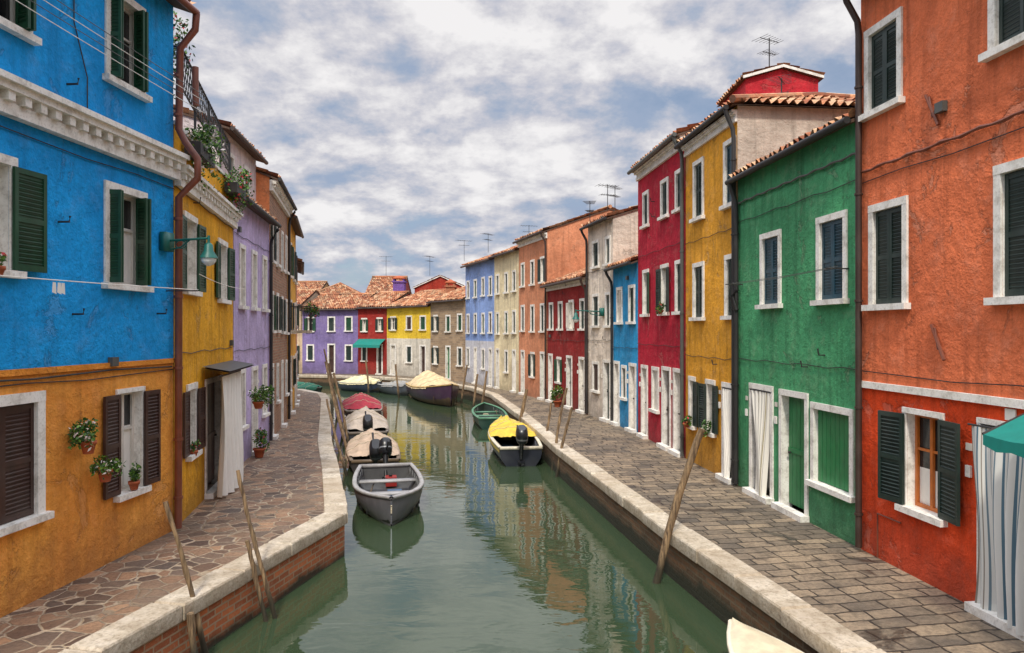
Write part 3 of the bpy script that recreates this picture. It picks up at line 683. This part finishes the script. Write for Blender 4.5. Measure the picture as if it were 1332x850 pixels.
for i in range(8): m.tube([Fo.pt(.62,.05+i*.095,3.1),Fo.pt(.62,.05+i*.095,3.95)],.01,DKIRON,4)
m.tube([Fo.pt(.62,.05,3.95),Fo.pt(.62,.72,3.95),Fo.pt(2.38,.72,3.95),Fo.pt(2.38,.05,3.95)],.02,DKIRON,6)
m.build('iron_balcony')
# ------------------------------------------------------------ ground, quays, water
def resample(pts,step):
    out=[Vector((*pts[0],0))]
    for a,b in zip(pts[:-1],pts[1:]):
        a=Vector((*a,0)); b=Vector((*b,0)); n=max(1,round((b-a).length/step))
        for i in range(1,n+1): out.append(a.lerp(b,i/n))
    return out
def offset(pts,d):
    o=[]
    for i,p in enumerate(pts):
        t1=(p-pts[i-1]).normalized() if i else (pts[1]-p).normalized()
        t2=(pts[i+1]-p).normalized() if i<len(pts)-1 else t1
        n1=Vector((t1.y,-t1.x,0)); n2=Vector((t2.y,-t2.x,0)); n=(n1+n2).normalized(); o.append(p+n*d/max(.5,n.dot(n1)))
    return o
RQ=[(5.4,-5),(3.20,7.01),(2.41,11.24),(1.20,19),(0.30,26.3),(-1.0,35.2),(-2.3,39.6),(-4.2,43.4),(-6.6,46.2),(-9.5,48.9),(-15.6,50.6),(-45,52)]
LQ=[(-6.66,-5),(-3.96,7.01),(-2.95,11.7),(-2.80,12.3),(-2.95,12.9),(-3.9,16.4),(-5.04,20.3),(-6.6,26.5),(-8.19,32.7),(-9.1,35.6),(-10.8,38),(-14.5,40),(-45,41.5)]
def quay(pts,sgn,nm,wallmat,wd):
    P_=resample(pts,1.15); arc=[0]
    for a,b in zip(P_[:-1],P_[1:]): arc.append(arc[-1]+(b-a).length)
    out=offset(P_,-.03*sgn); inn=offset(P_,wd*sgn); fc=offset(P_,.02*sgn)
    m=MB()
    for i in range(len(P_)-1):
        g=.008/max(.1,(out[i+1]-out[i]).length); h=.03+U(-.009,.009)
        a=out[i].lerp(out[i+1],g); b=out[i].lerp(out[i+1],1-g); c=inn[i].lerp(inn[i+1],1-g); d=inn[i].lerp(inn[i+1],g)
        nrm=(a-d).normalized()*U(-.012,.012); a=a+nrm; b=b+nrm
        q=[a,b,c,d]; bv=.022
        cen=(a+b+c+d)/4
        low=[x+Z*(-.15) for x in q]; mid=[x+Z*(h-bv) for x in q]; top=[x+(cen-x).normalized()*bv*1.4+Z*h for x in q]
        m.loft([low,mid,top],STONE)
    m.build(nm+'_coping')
    m=MB(); rows=[[f+Z*(-.12) for f in fc],[f+Z*(-1.8) for f in fc]]
    m.grid(rows,wallmat,uvf=lambda r,c:(arc[c],-.12 if r==0 else -1.8)); m.build(nm+'_wall')
    return P_,arc
PR,arcR=quay(RQ,1,'right_quay',QBRICK2,.36)
PL,arcL=quay(LQ,-1,'left_quay',QBRICK,.36)
m=MB(); o1=offset(PR,.34); o2=offset(PR,5.0)
rows=[[p+Z*.004 for p in o1],[p+Z*.004 for p in o2]]
m.grid(rows,SLABS,uvf=lambda r,c:(0 if r==0 else 4.64,arcR[c])); m.build('right_pavement')
LANDM=paint('land_stone',(120,108,92),.9,.3)
m=MB(); fc=offset(PR,.1)
m.face([tuple(p) for p in fc]+[(-45,140,0),(140,140,0),(140,-5,0)],LANDM)
m.build('ground')
m=MB(); fc=offset(PL,-.1); m.face([tuple(p+Z*.004) for p in fc]+[(-45,-5,.004)],CRAZY); m.build('left_pavement')
m=MB(); m.face([(-1500,-1500,-.7),(1500,-1500,-.7),(1500,1500,-.7),(-1500,1500,-.7)],WATER); m.build('water')
m=MB(); m.face([(-1500,-1500,-2.4),(1500,-1500,-2.4),(1500,1500,-2.4),(-1500,1500,-2.4)],LANDM); m.build('canal_bed')
# ------------------------------------------------------------ poles
def pole(base,top,r0=.055,r1=.04,bend=.06):
    m=MB(); b=Vector(base); t=Vector(top); n=16; pts=[]; ph=U(0,6)
    for i in range(n+1):
        k=i/n; pts.append(b.lerp(t,k)+Vector((bend*math.sin(k*4+ph)*k+U(-.006,.006),bend*math.cos(k*5+ph)*k,0)))
    m.tube(pts,[(r0+(r1-r0)*i/n)*U(.86,1.16) for i in range(n+1)],POLE,9); m.build('mooring_pole',None,True)
for a,b,r0,r1 in [((-3.40,8.55,-1.5),(-3.95,8.35,1.15),.038,.026),((-2.98,9.7,-1.5),(-3.55,9.55,1.26),.034,.024),((-2.96,9.55,-1.5),(-3.48,9.5,.37),.034,.028),
   ((-3.40,8.25,-1.5),(-3.58,8.15,-.08),.04,.04),((1.98,11.0,-1.5),(2.80,11.0,1.62),.065,.05),((.98,19.9,-1.4),(1.5,20,1.52),.045,.035),((1.05,18.9,-1.4),(1.5,19,1.1),.045,.035),
   ((-.1,26,-1.4),(.57,26,1.0),.07,.06),((-1.6,33,-1.4),(-1.08,33,1.25),.07,.05),((-2.0,35,-1.4),(-1.6,35,1.0),.06,.05),((-2.7,38,-1.4),(-2.4,38,1.3),.06,.05),
   ((-4.35,20.5,-1.4),(-5.35,21,2.2),.05,.035),((-4.1,18.9,-1.4),(-4.95,19.6,1.25),.045,.03),((-5.1,23.5,-1.4),(-5.85,24,1.7),.05,.035),((-6.0,26.5,-1.4),(-6.9,27,2.4),.05,.035),
   ((-7.7,33,-1.4),(-8.4,33.4,1.6),.06,.05),((-6.3,41,-1.4),(-6.5,41,1.2),.06,.05),((-8.6,44,-1.4),(-8.8,44,1.3),.06,.05),((.85,22.2,-1.4),(1.15,22.3,.9),.045,.035)]:
    pole(a,b,r0,r1)
# ------------------------------------------------------------ boats
def boatpaint(rgb,rough=.35): return paint('boat_paint_%d_%d_%d'%rgb,rgb,rough,.3,0,.12,5)
def cloth(rgb): return paint('tarp_%d_%d_%d'%rgb,rgb,.85,.4,0,.8,4)
ENG=paint('engine_black',(26,28,32),.3,.2); ENGG=paint('engine_grey',(120,124,128),.35,.2)
ROPE=paint('rope',(196,184,156),.9,.3)
def engine(E,M,x,zt,tilt):
    m=MB()
    def ring(cx,w,l,z,n=14):
        r=[]
        for i in range(n):
            a=2*math.pi*i/n; c,s=math.cos(a),math.sin(a)
            r.append(Vector((cx+l*math.copysign(abs(c)**.6,c),w*math.copysign(abs(s)**.6,s),z)))
        return r
    rings=[ring(0,.13,.19,.18),ring(0,.16,.24,.24),ring(0,.165,.25,.42),ring(.01,.15,.23,.52),ring(.03,.10,.16,.58)]
    leg=[ring(0,.08,.11,.18),ring(-.02,.05,.08,-.1),ring(-.03,.035,.07,-.5),ring(-.03,.03,.08,-.62)]
    R=Matrix.Rotation(tilt,3,'Y')
    T=lambda v:R@v+Vector((x,0,zt))
    m.loft([[T(v) for v in r] for r in rings],ENG); m.loft([[T(v) for v in r] for r in leg],ENG)
    m.loft([[T(v) for v in ring(-.06,.10,.16,-.42)],[T(v) for v in ring(-.06,.10,.16,-.40)]],ENG)
    band=[[T(v) for v in ring(0,.168,.253,.30)],[T(v) for v in ring(0,.169,.254,.335)]]; m.loft(band,ENGG,False)
    m.tube([T(Vector((.1,0,.22))),T(Vector((.45,.05,.30))),T(Vector((.62,.06,.33)))],[.025,.022,.03],ENG,8)
    for a in range(3):
        an=a*2.094; c,s=math.cos(an),math.sin(an)
        m.face([T(Vector((-.12,0,-.56))),T(Vector((-.14,.1*c-.04*s,-.56+.1*s+.04*c))),T(Vector((-.11,.12*c,-.56+.12*s))),T(Vector((-.13,.1*c+.04*s,-.56+.1*s-.04*c)))],ENGG)
    m.build('outboard_engine',E,True,M)
def boat(name,stern,bow,W,H,col,rim,inn,p=2.3,cover=None,eng=None,rake=.3,sheer=.35,deck=None,stripe=None,benches=(.3,.6),gear=False):
    s=Vector((*stern,-.7)); b_=Vector((*bow,-.7)); L=(b_-s).length; ang=math.atan2((b_-s).y,(b_-s).x)
    M=Matrix.Translation(s)@Matrix.Rotation(ang,4,'Z'); E=empty(name)
    N=18
    def hb(t):
        t=min(max(t,0),1)
        return W/2*(.84+.16*math.sin(math.pi/2*min(t/.42,1))) if t<.42 else W/2*max(.02,1-((t-.42)/.58)**p)
    def zg(t): return H*(1+sheer*max(0,t-.25)**2/.56+.04*(1-t))
    def zk(t): return -.18+.10*t**5
    ts=[i/N for i in range(N+1)]; ts=[t if t<.7 else min(1,.7+.3*(1-max(0,1-(t-.7)/.3)**1.5)) for t in ts]
    def px(t,a): return L*t+rake*(a-1)*t**6
    m=MB(); rows=[]
    for t in ts:
        r=[]
        for j in range(-8,9):
            a=abs(j)/8; y=math.copysign(hb(t)*(min(1,a*1.25)**.7*.88+.12*a),j); r.append(Vector((px(t,a),y,zk(t)+(zg(t)-zk(t))*a**1.9)))
        rows.append(r)
    m.grid(rows,boatpaint(col)); m.face(rows[0],boatpaint(col))
    if stripe:
        for sg in (-1,1):
            m.grid([[Vector((px(t,.95),sg*(hb(t)+.012),zg(t)-.13)),Vector((px(t,1),sg*(hb(t)+.014),zg(t)-.03))] for t in ts],boatpaint(stripe))
    rows=[]; fz=.06
    for t in ts[:-1]:
        bi=max(hb(t)-.06,.01); z=zg(t)-.01; x=px(t,1)
        if t<.02: x+=.05
        rows.append([Vector((x,-bi,z)),Vector((x,-bi*.96,z*.6)),Vector((x,-bi*.78,fz)),Vector((x,0,fz-.02)),Vector((x,bi*.78,fz)),Vector((x,bi*.96,z*.6)),Vector((x,bi,z))])
    m.grid(rows,boatpaint(inn,.5)); m.face(rows[0],boatpaint(inn,.5))
    for sg in (-1,1):
        R=[]
        for t in ts:
            o=hb(t)+.025; i=max(hb(t)-.07,.0); z=zg(t); x=px(t,1)
            R.append([Vector((x,sg*o,z-.03)),Vector((x,sg*o,z+.02)),Vector((x,sg*(o-.02),z+.03)),Vector((x,sg*i,z+.03)),Vector((x,sg*i,z-.02))])
        m.grid(R,boatpaint(rim,.5),True)
    X=Vector((1,0,0)); Yv=Vector((0,1,0))
    b0=hb(0); m.box(Vector((0,0,0)),X,Yv,-.02,.07,-b0,b0,zg(0)-.05,zg(0)+.032,boatpaint(rim,.5))
    for t in benches:
        if cover and cover[0]<t<cover[1]: continue
        h=hb(t)-.05; m.box(Vector((L*t,0,0)),X,Yv,-.13,.13,-h,h,zg(t)*.62,zg(t)*.62+.04,boatpaint(rim,.5))
    for i in range(9):
        t=.08+i*.09; bi=hb(t)-.065
        if cover and cover[0]<t<cover[1]: continue
        for sg in (-1,1): m.box(Vector((L*t,0,0)),X,Yv,-.015,.015,min(sg*bi,sg*(bi-.04)),max(sg*bi,sg*(bi-.04)),.08,zg(t)-.03,boatpaint(inn,.5))
    if deck:
        t0=deck; R=[]
        for i in range(9):
            t=t0+(1-t0)*i/8*.985; h=hb(t)-.02; R.append([Vector((px(t,1),h*k/4,zg(t)+.035+.03*(1-(k/4)**2))) for k in range(-4,5)])
        m.grid(R,boatpaint(col))
    m.build('hull',E,True,M)
    if gear:
        m=MB(); m.box(Vector((L*.14,.1,0)),X,Yv,-.16,.16,-.12,.14,.09,.30,paint('fuel_tank_red',(150,34,28),.4)); m.tube([Vector((L*.14,.1,.30)),Vector((L*.14,.1,.34))],.04,ENG,10)
        for k in range(4):
            cc=[Vector((L*.78+(.16-.02*k)*math.cos(i*.35),(.16-.02*k)*math.sin(i*.35),.10+.028*k)) for i in range(19)]; m.tube(cc,.016,ROPE,6)
        m.tube([Vector((L*.2,-.3,.2)),Vector((L*.7,-.42,.34))],.018,POLE,6); m.box(Vector((L*.74,-.43,.33)),X,Yv,-.16,.16,-.05,.05,0,.02,POLE)
        m.box(Vector((L*.45,.15,0)),X,Yv,-.2,.2,-.16,.16,.09,.22,paint('crate_blue',(60,90,120),.6))
        m.build('boat_gear',E,False,M)
    if cover:
        t0,t1,hh,cc,sag=cover; R=[]; n=48
        for i in range(n+1):
            t=t0+(t1-t0)*i/n; h=hb(t)+.05; r=[]
            prof=min(1,(i/n)*4,(1-i/n)*2.2)**.8; sg_=.72+.28*abs(math.cos(i/n*math.pi*sag))
            for k in range(-14,15):
                a=k/14; aa=abs(a)
                tent=(1-aa)*.62+(1-aa**2)*.38
                z=zg(t)+.05+hh*prof*sg_*tent
                wr=abs(noise.noise(Vector((t*7+L,a*2.2,hh*7))))+.5*abs(noise.noise(Vector((t*19,a*6,L))))
                z+=(.15*wr-.04)*(1-aa**3)+.014*noise.noise(Vector((t*60,a*14,L)))
                if aa>.95: z-=.14+.07*noise.noise(Vector((t*17,a,3)))
                r.append(Vector((px(min(t,1),1),a*h if aa<=.95 else math.copysign(h*.985,a),z)))
            R.append(r)
        m=MB(); m.grid(R,cloth(cc)); m.build('tarpaulin',E,True,M)
        m=MB()
        for i in (9,20,32,40): m.tube([v+Vector((0,0,.010)) for v in R[i]],.009,ROPE,5)
        m.build('tarp_ropes',E,True,M)
    if eng is not None: engine(E,M,-.10,zg(0)+.05,eng)
    return E
boat('motor_dinghy',(-3.12,18.05),(-2.32,14.05),1.5,.46,(104,104,108),(168,166,164),(84,84,84),p=3.0,eng=-.5,rake=.15,sheer=.25,benches=(.28,.62),gear=True)
boat('covered_boat',(-3.55,18.95),(-4.55,23.3),1.45,.40,(58,52,50),(110,92,70),(60,55,50),cover=(.12,.97,.40,(190,166,142),2),eng=-.7,benches=(.06,))
boat('covered_boat',(-4.75,24.0),(-5.95,29.2),1.55,.42,(60,62,70),(120,110,100),(60,55,50),cover=(.08,.97,.50,(184,170,154),1),eng=-.6)
boat('covered_boat',(-6.15,30.3),(-7.5,35.8),1.7,.45,(60,40,44),(170,160,150),(60,55,50),cover=(.05,.97,.42,(158,38,54),2))
boat('covered_boat',(-10.6,47.0),(-8.0,44.6),1.7,.5,(50,60,80),(190,185,170),(60,55,50),cover=(.05,.95,.4,(222,210,166),2))
boat('moored_boat',(-7.9,45.6),(-6.0,42.3),1.6,.5,(86,92,100),(170,170,168),(90,90,92),p=2.6,cover=(.4,.95,.2,(150,150,148),1))
boat('large_covered_boat',(-5.2,42.0),(-2.95,36.0),2.2,.75,(70,46,72),(196,160,90),(100,80,60),p=2.3,sheer=.5,cover=(.05,.72,.85,(216,192,148),1),deck=.70)
boat('green_rowing_boat',(-.72,28.0),(-1.25,32.6),1.35,.42,(34,66,56),(90,140,110),(60,70,64),p=2.4,benches=(.2,.45,.7),gear=True)
boat('yellow_motorboat',(.25,20.4),(-.30,26.0),1.42,.50,(36,40,50),(226,218,194),(52,54,62),p=2.4,cover=(.34,.97,.26,(226,192,62),1),eng=-.35,stripe=(230,204,84),benches=(.15,),gear=True)
boat('cream_boat',(3.05,4.0),(2.46,8.2),1.02,.48,(228,214,180),(236,226,200),(214,204,176),p=3.0,deck=.45,rake=.2,sheer=.1)
boat('green_covered_boat',(-13.4,42.5),(-10.4,39.9),1.5,.5,(40,70,60),(120,120,110),(50,60,55),cover=(.05,.95,.4,(40,110,84),1))
# ------------------------------------------------------------ street lamps
def lamp(F,s,z,out):
    E=empty('street_lamp'); m=MB(); LG=paint('lamp_green',(20,100,90),.45,.2)
    F.box(m,s-.12,s+.12,.02,.12,z-.16,z+.12,LG)
    m.tube([F.pt(s,.1,z),F.pt(s,out,z+.03)],.018,LG,8); m.tube([F.pt(s,.1,z-.14),F.pt(s,out*.4,z-.1),F.pt(s,out*.6,z+.01)],.012,LG,8)
    cir=[F.pt(s,out*.4+.09*math.cos(i*.7),z-.06+.06*math.sin(i*.7)) for i in range(10)]; m.tube(cir,.008,LG,6)
    m.tube([F.pt(s,out,z+.07),F.pt(s,out,z-.06)],.022,LG,8)
    def ring(r,zz): return [F.pt(s,out,zz)+Vector((r*math.cos(i*math.pi/8),r*math.sin(i*math.pi/8),0)) for i in range(16)]
    m.loft([ring(.03,z-.04),ring(.06,z-.07),ring(.07,z-.16),ring(.12,z-.24),ring(.13,z-.27)],LG); m.build('bracket_and_shade',E,True)
    m=MB(); m.loft([ring(.11,z-.271),ring(.105,z-.31),ring(.07,z-.36),ring(.02,z-.385)],paint('lamp_glass',(225,228,225),.2,.05)); m.build('glass_bowl',E,True)
lamp(Fb,Fb.sY(11.0),4.45,.72)
lamp(Frame((3.36,24.32),(2.79,26.8),'R'),.9,3.75,1.0)
# ------------------------------------------------------------ foliage
def clump(name,c,r,n,sz,mats,pot=None,hang=0):
    E=empty(name); m=MB(); c=Vector(c)
    subs=[(Vector((U(-1,1)*r[0],U(-1,1)*r[1],U(-.8,.9)*r[2]))*.7,U(.3,.7)) for _ in range(8)]
    for i in range(n):
        o,k=random.choice(subs); d=Vector((random.gauss(0,1),random.gauss(0,1),random.gauss(0,1))).normalized()*(rnd()**.4)*k
        p=c+o+Vector((d.x*r[0],d.y*r[1],d.z*r[2])); p.z-=hang*rnd()**3
        a=Vector((U(-1,1),U(-1,1),U(-1,1))).normalized(); b=a.cross(Vector((U(-1,1),U(-1,1),U(-1,1)))).normalized(); s_=sz*U(.6,1.3)
        mt=mats[0] if rnd()<.62 else mats[1]
        if len(mats)>2 and rnd()<.10: mt=mats[2]
        m.face([p-a*s_,p+b*s_*.45,p+a*s_,p-b*s_*.45],mt)
    m.build('leaves',E)
    if pot:
        m=MB(); z0,rr=pot
        rg=lambda r_,z:[Vector((c.x+r_*math.cos(i*math.pi/8),c.y+r_*math.sin(i*math.pi/8),z)) for i in range(16)]
        zb=c.z-r[2]*.7
        m.loft([rg(rr*.65,zb-z0),rg(rr*.95,zb-.04),rg(rr*1.08,zb-.04),rg(rr*1.08,zb),rg(rr*.9,zb),rg(rr*.85,zb-.03)],TERRA); m.build('pot',E,True)
def onL(Y,d,z): return Fb.pt(Fb.sY(Y),d,z)
clump('hanging_flower_pot',onL(9.05,.17,1.86),(.16,.22,.18),560,.030,(LEAFM,LEAFD,FLOWERW),(.16,.09),.14)
clump('hanging_flower_pot',onL(9.38,.17,1.42),(.15,.21,.14),480,.030,(LEAFM,LEAFD,FLOWERW),(.16,.09),.1)
clump('potted_plant',onL(10.18,.06,1.10),(.06,.16,.14),260,.03,(LEAFM,LEAFD),(.12,.07))
clump('geranium_pot',onL(7.72,.08,3.85),(.07,.12,.10),150,.03,(LEAFM,LEAFD,FLOWERR),(.1,.07))
Fy=Frame((-5.24,11.33),(-6.18,16.18),'L')
clump('hanging_flower_basket',Fy.pt(Fy.sY(15.6),.62,1.72),(.32,.34,.22),900,.035,(LEAFM,LEAFD,FLOWERW),(.15,.11),.12)
clump('geranium_pot',Fy.pt(Fy.sY(12.3),.06,1.15),(.06,.14,.1),150,.03,(LEAFD,LEAFM,FLOWERR),(.1,.07))
clump('terrace_plant',Fy.pt(.9,.15,6.3),(.3,.6,.25),1100,.04,(LEAFM,LEAFD,FLOWERW),None,.6)
clump('terrace_plant',Fy.pt(4.2,.18,6.3),(.3,.8,.3),1100,.04,(LEAFM,LEAFD,FLOWERR),None,.6)
clump('terrace_plant',Fy.pt(2.6,-.2,6.55),(.3,.8,.3),700,.04,(LEAFD,LEAFM,FLOWERW),None,.2)
clump('terrace_shrub',Fy.pt(.75,-.3,7.75),(.38,.42,.65),1100,.04,(LEAFD,LEAFM,FLOWERR),None,.4)
clump('balcony_flowers',Fo.pt(1.5,.72,3.95),(.2,.8,.18),500,.05,(LEAFD,LEAFM,FLOWERR),None,.3)
Fyr=Frame((4.51,14.61),(4.20,17.65),'R')
clump('window_flower_box',Fyr.pt(Fyr.sY(16.0),.14,1.0),(.12,.28,.14),420,.035,(LEAFD,LEAFM,FLOWERW),(.1,.08),.12)
clump('window_flower_box',Fyr.pt(Fyr.sY(17.2),.14,1.0),(.1,.22,.12),300,.035,(LEAFD,LEAFM,FLOWERR),(.1,.08),.1)
Fc=Frame((4.20,17.68),(3.77,21.85),'R'); Fd=Frame((2.79,26.83),(1.55,32.0),'R')
clump('window_flower_box',Fc.pt(Fc.sY(19.27),.12,3.72),(.1,.24,.12),260,.035,(LEAFD,LEAFM,FLOWERR),(.1,.08),.12)
clump('doorstep_plant',Fd.pt(Fd.sY(29.6),.3,.50),(.25,.3,.35),500,.05,(LEAFM,LEAFD,FLOWERW),(.25,.16),.1)
Fl=Frame((-6.18,16.22),(-6.75,20.3),'L')
clump('doorstep_plant',Fl.pt(1.5,.25,.45),(.2,.25,.3),400,.04,(LEAFM,LEAFD,FLOWERR),(.22,.14),.1)
# ------------------------------------------------------------ awning (right), clothes lines, wires
m=MB(); Fr=Frame((5.88,1.0),(4.94,10.34),'R')
n=12; s0=Fr.sY(5.0); s1=Fr.sY(7.05)
rows=[[Fr.pt(s0+(s1-s0)*i/n,d,z+.015*math.sin(i*1.1)) for i in range(n+1)] for d,z in ((.03,2.42),(.4,2.27),(.78,2.10))]
m.grid(rows,TEAL); m.grid([[p for p in rows[-1]],[p-Z*(.10+.03*(k%2)) for k,p in enumerate(rows[-1])]],TEAL)
m.face([rows[0][-1],rows[1][-1],rows[2][-1],rows[2][-1]-Z*.10,Fr.pt(s1,.03,2.28)],TEAL)
m.tube([rows[0][-1],rows[2][-1]],.015,DKIRON,6); m.build('teal_awning')
def wire(a,b,sag,r=.006,mat=DKIRON):
    a=Vector(a); b=Vector(b); m=MB(); n=14
    m.tube([a.lerp(b,i/n)-Z*sag*4*(i/n)*(1-i/n) for i in range(n+1)],r,mat,5); return m
m=wire(Fb.pt(1,.45,3.66),Fb.pt(Fb.L-.1,.45,3.72),.05,.006,CURTAIN)
for Y in (8.05,8.13,8.19):
    p=onL(Y,.45,3.63); m.face([p,p+Fb.u*.05,p+Fb.u*.06-Z*.13,p-Fb.u*.01-Z*.11],CURTAIN)
for Y in (6,11.1): m.tube([onL(Y,0,3.7),onL(Y,.5,3.7)],.01,DKIRON,6)
m.build('clothes_line')
for k in range(4):
    wire(Fb.pt(2,.35,6.95-.10*k),Fb.pt(Fb.L+.1,.45,6.75-.09*k),.05,.005,CURTAIN if k%2 else PIPEGRAY).build('overhead_wire')
wire(Fy.pt(.3,.3,4.0),Fy.pt(4.5,.3,4.0),.05,.006,CURTAIN).build('clothes_line')
# ------------------------------------------------------------ antennas, chimneys
def antenna(x,y,z,h,w=.5,rot=.4):
    m=MB(); m.tube([(x,y,z),(x,y,z+h)],.015,DKIRON,6)
    d=Vector((math.cos(rot),math.sin(rot),0)); e=Vector((-d.y,d.x,0))
    for q,zz in ((1,z+h-.05),(.7,z+h-.4)):
        c=Vector((x,y,zz)); m.tube([c-d*w*q,c+d*w*q],.01,DKIRON,5)
        for i in range(7):
            k=c+d*w*q*(i/3-1); l=.28*q*(1-.07*i); m.tube([k-e*l,k+e*l],.006,DKIRON,4)
    m.build('tv_antenna')
antenna(6.87,19.5,9.7,1.2,.35,.5); antenna(3.6,27.5,7.6,1.0,.4,.3); antenna(4.3,30.5,7.3,1.8,.4,.9); antenna(3.2,30,5.8,2.6,.35,1.4)
antenna(1.0,43,7.9,1.4,.5,.2); antenna(-3.6,55,8.3,1.6,.6,.5); antenna(-6.3,56,7.3,1.5,.6,1.1); antenna(-10.0,58,7.4,1.6,.5,.2); antenna(6.2,16.8,8.2,.7,.3,1.0)
antenna(-1.5,46,8.0,1.2,.5,1.0)
def chimney(x,y,z0,z1,rgb,w=.3):
    m=MB(); M_=stucco(rgb,.5); X=Vector((1,0,0)); Y=Vector((0,1,0)); o=Vector((x,y,0))
    m.box(o,X,Y,-w,w,-w,w,z0,z1-.35,M_); m.box(o,X,Y,-w-.08,w+.08,-w-.08,w+.08,z1-.35,z1-.25,M_)
    for sx in (-1,1):
        for sy in (-1,1): m.box(o+X*sx*(w-.06)+Y*sy*(w-.06),X,Y,-.06,.06,-.06,.06,z1-.25,z1-.08,M_)
    m.box(o,X,Y,-w-.06,w+.06,-w-.06,w+.06,z1-.08,z1,TERRA); 
    r=[[o+X*a*(w+.04)+Y*b*(w+.04)+Z*z1 for a,b in ((-1,-1),(1,-1),(1,1),(-1,1))],[o+X*a*.05+Y*b*.05+Z*(z1+.18) for a,b in ((-1,-1),(1,-1),(1,1),(-1,1))]]
    m.loft(r,TERRA); m.build('chimney')
for a in ((-8.4,54.5,4.5,7.0,(120,90,160),.42),(-4.2,50,5,6.4,(180,120,90),.3),(-9,23,7.5,8.9,(190,120,90),.3)):
    chimney(*a)
# ------------------------------------------------------------ world, sun, camera
w=bpy.data.worlds.new('World'); scene.world=w; w.use_nodes=True; nt=w.node_tree
for n in list(nt.nodes): nt.nodes.remove(n)
sp=Vector((-.08,-.62,.76)).normalized()
sky=nt.nodes.new('ShaderNodeTexSky'); sky.sky_type='NISHITA'; sky.sun_disc=False
sky.sun_elevation=math.asin(sp.z); sky.sun_rotation=math.atan2(sp.x,sp.y)
dirv=nd(nt,'ShaderNodeTexCoord').outputs['Generated']
sx=nd(nt,'ShaderNodeSeparateXYZ',{0:dirv}); zc=math_(nt,'MAXIMUM',sx.outputs[2],0.0); den=math_(nt,'ADD',zc,.34)
def cloudfield(ox,oy):
    pv=nd(nt,'ShaderNodeCombineXYZ',{0:math_(nt,'ADD',math_(nt,'DIVIDE',sx.outputs[0],den),ox),1:math_(nt,'ADD',math_(nt,'DIVIDE',sx.outputs[1],den),oy),2:0.9}).outputs[0]
    c1=noise_(nt,pv,1.9,8,0.56,0.15); c2=noise_(nt,pv,6.5,6,0.62,0.1)
    return math_(nt,'ADD',math_(nt,'MULTIPLY',c1,.72),math_(nt,'MULTIPLY',c2,.28))
cc=cloudfield(0,0); cs=cloudfield(-.04,.07)
rel=math_(nt,'MULTIPLY',math_(nt,'SUBTRACT',cc,cs),1.5)
cl=math_(nt,'ADD',cc,rel)
cloud=ramp(nt,cl,[(0.34,(0.34,0.42,0.57)),(0.42,(0.44,0.49,0.60)),(0.48,(0.56,0.57,0.645)),(0.54,(0.68,0.67,0.71)),(0.60,(0.80,0.785,0.80)),(0.68,(0.92,0.90,0.90))])
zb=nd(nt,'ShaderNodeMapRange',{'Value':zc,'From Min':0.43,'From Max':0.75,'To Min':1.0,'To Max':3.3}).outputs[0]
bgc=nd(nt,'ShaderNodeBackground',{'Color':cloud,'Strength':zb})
bgs=nd(nt,'ShaderNodeBackground',{'Color':sky.outputs[0],'Strength':0.1})
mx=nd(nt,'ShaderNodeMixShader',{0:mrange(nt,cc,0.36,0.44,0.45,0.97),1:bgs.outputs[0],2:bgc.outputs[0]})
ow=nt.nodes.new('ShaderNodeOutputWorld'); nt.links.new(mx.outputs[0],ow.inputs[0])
sd=bpy.data.lights.new('sun','SUN'); sd.energy=2.8; sd.angle=math.radians(6); sd.color=(1,.93,.82)
so=bpy.data.objects.new('sun',sd); so.rotation_euler=sp.to_track_quat('Z','Y').to_euler(); COL.objects.link(so)
cd=bpy.data.cameras.new('camera'); cd.sensor_width=36; cd.lens=36*950/1332; cd.clip_end=5000; cd.shift_y=5/1332
co=bpy.data.objects.new('camera',cd); co.location=(0,0,3.1); co.rotation_euler=(math.radians(90),0,0); COL.objects.link(co); scene.camera=co
scene.view_settings.view_transform='Standard'; scene.view_settings.look='None'; scene.view_settings.exposure=0
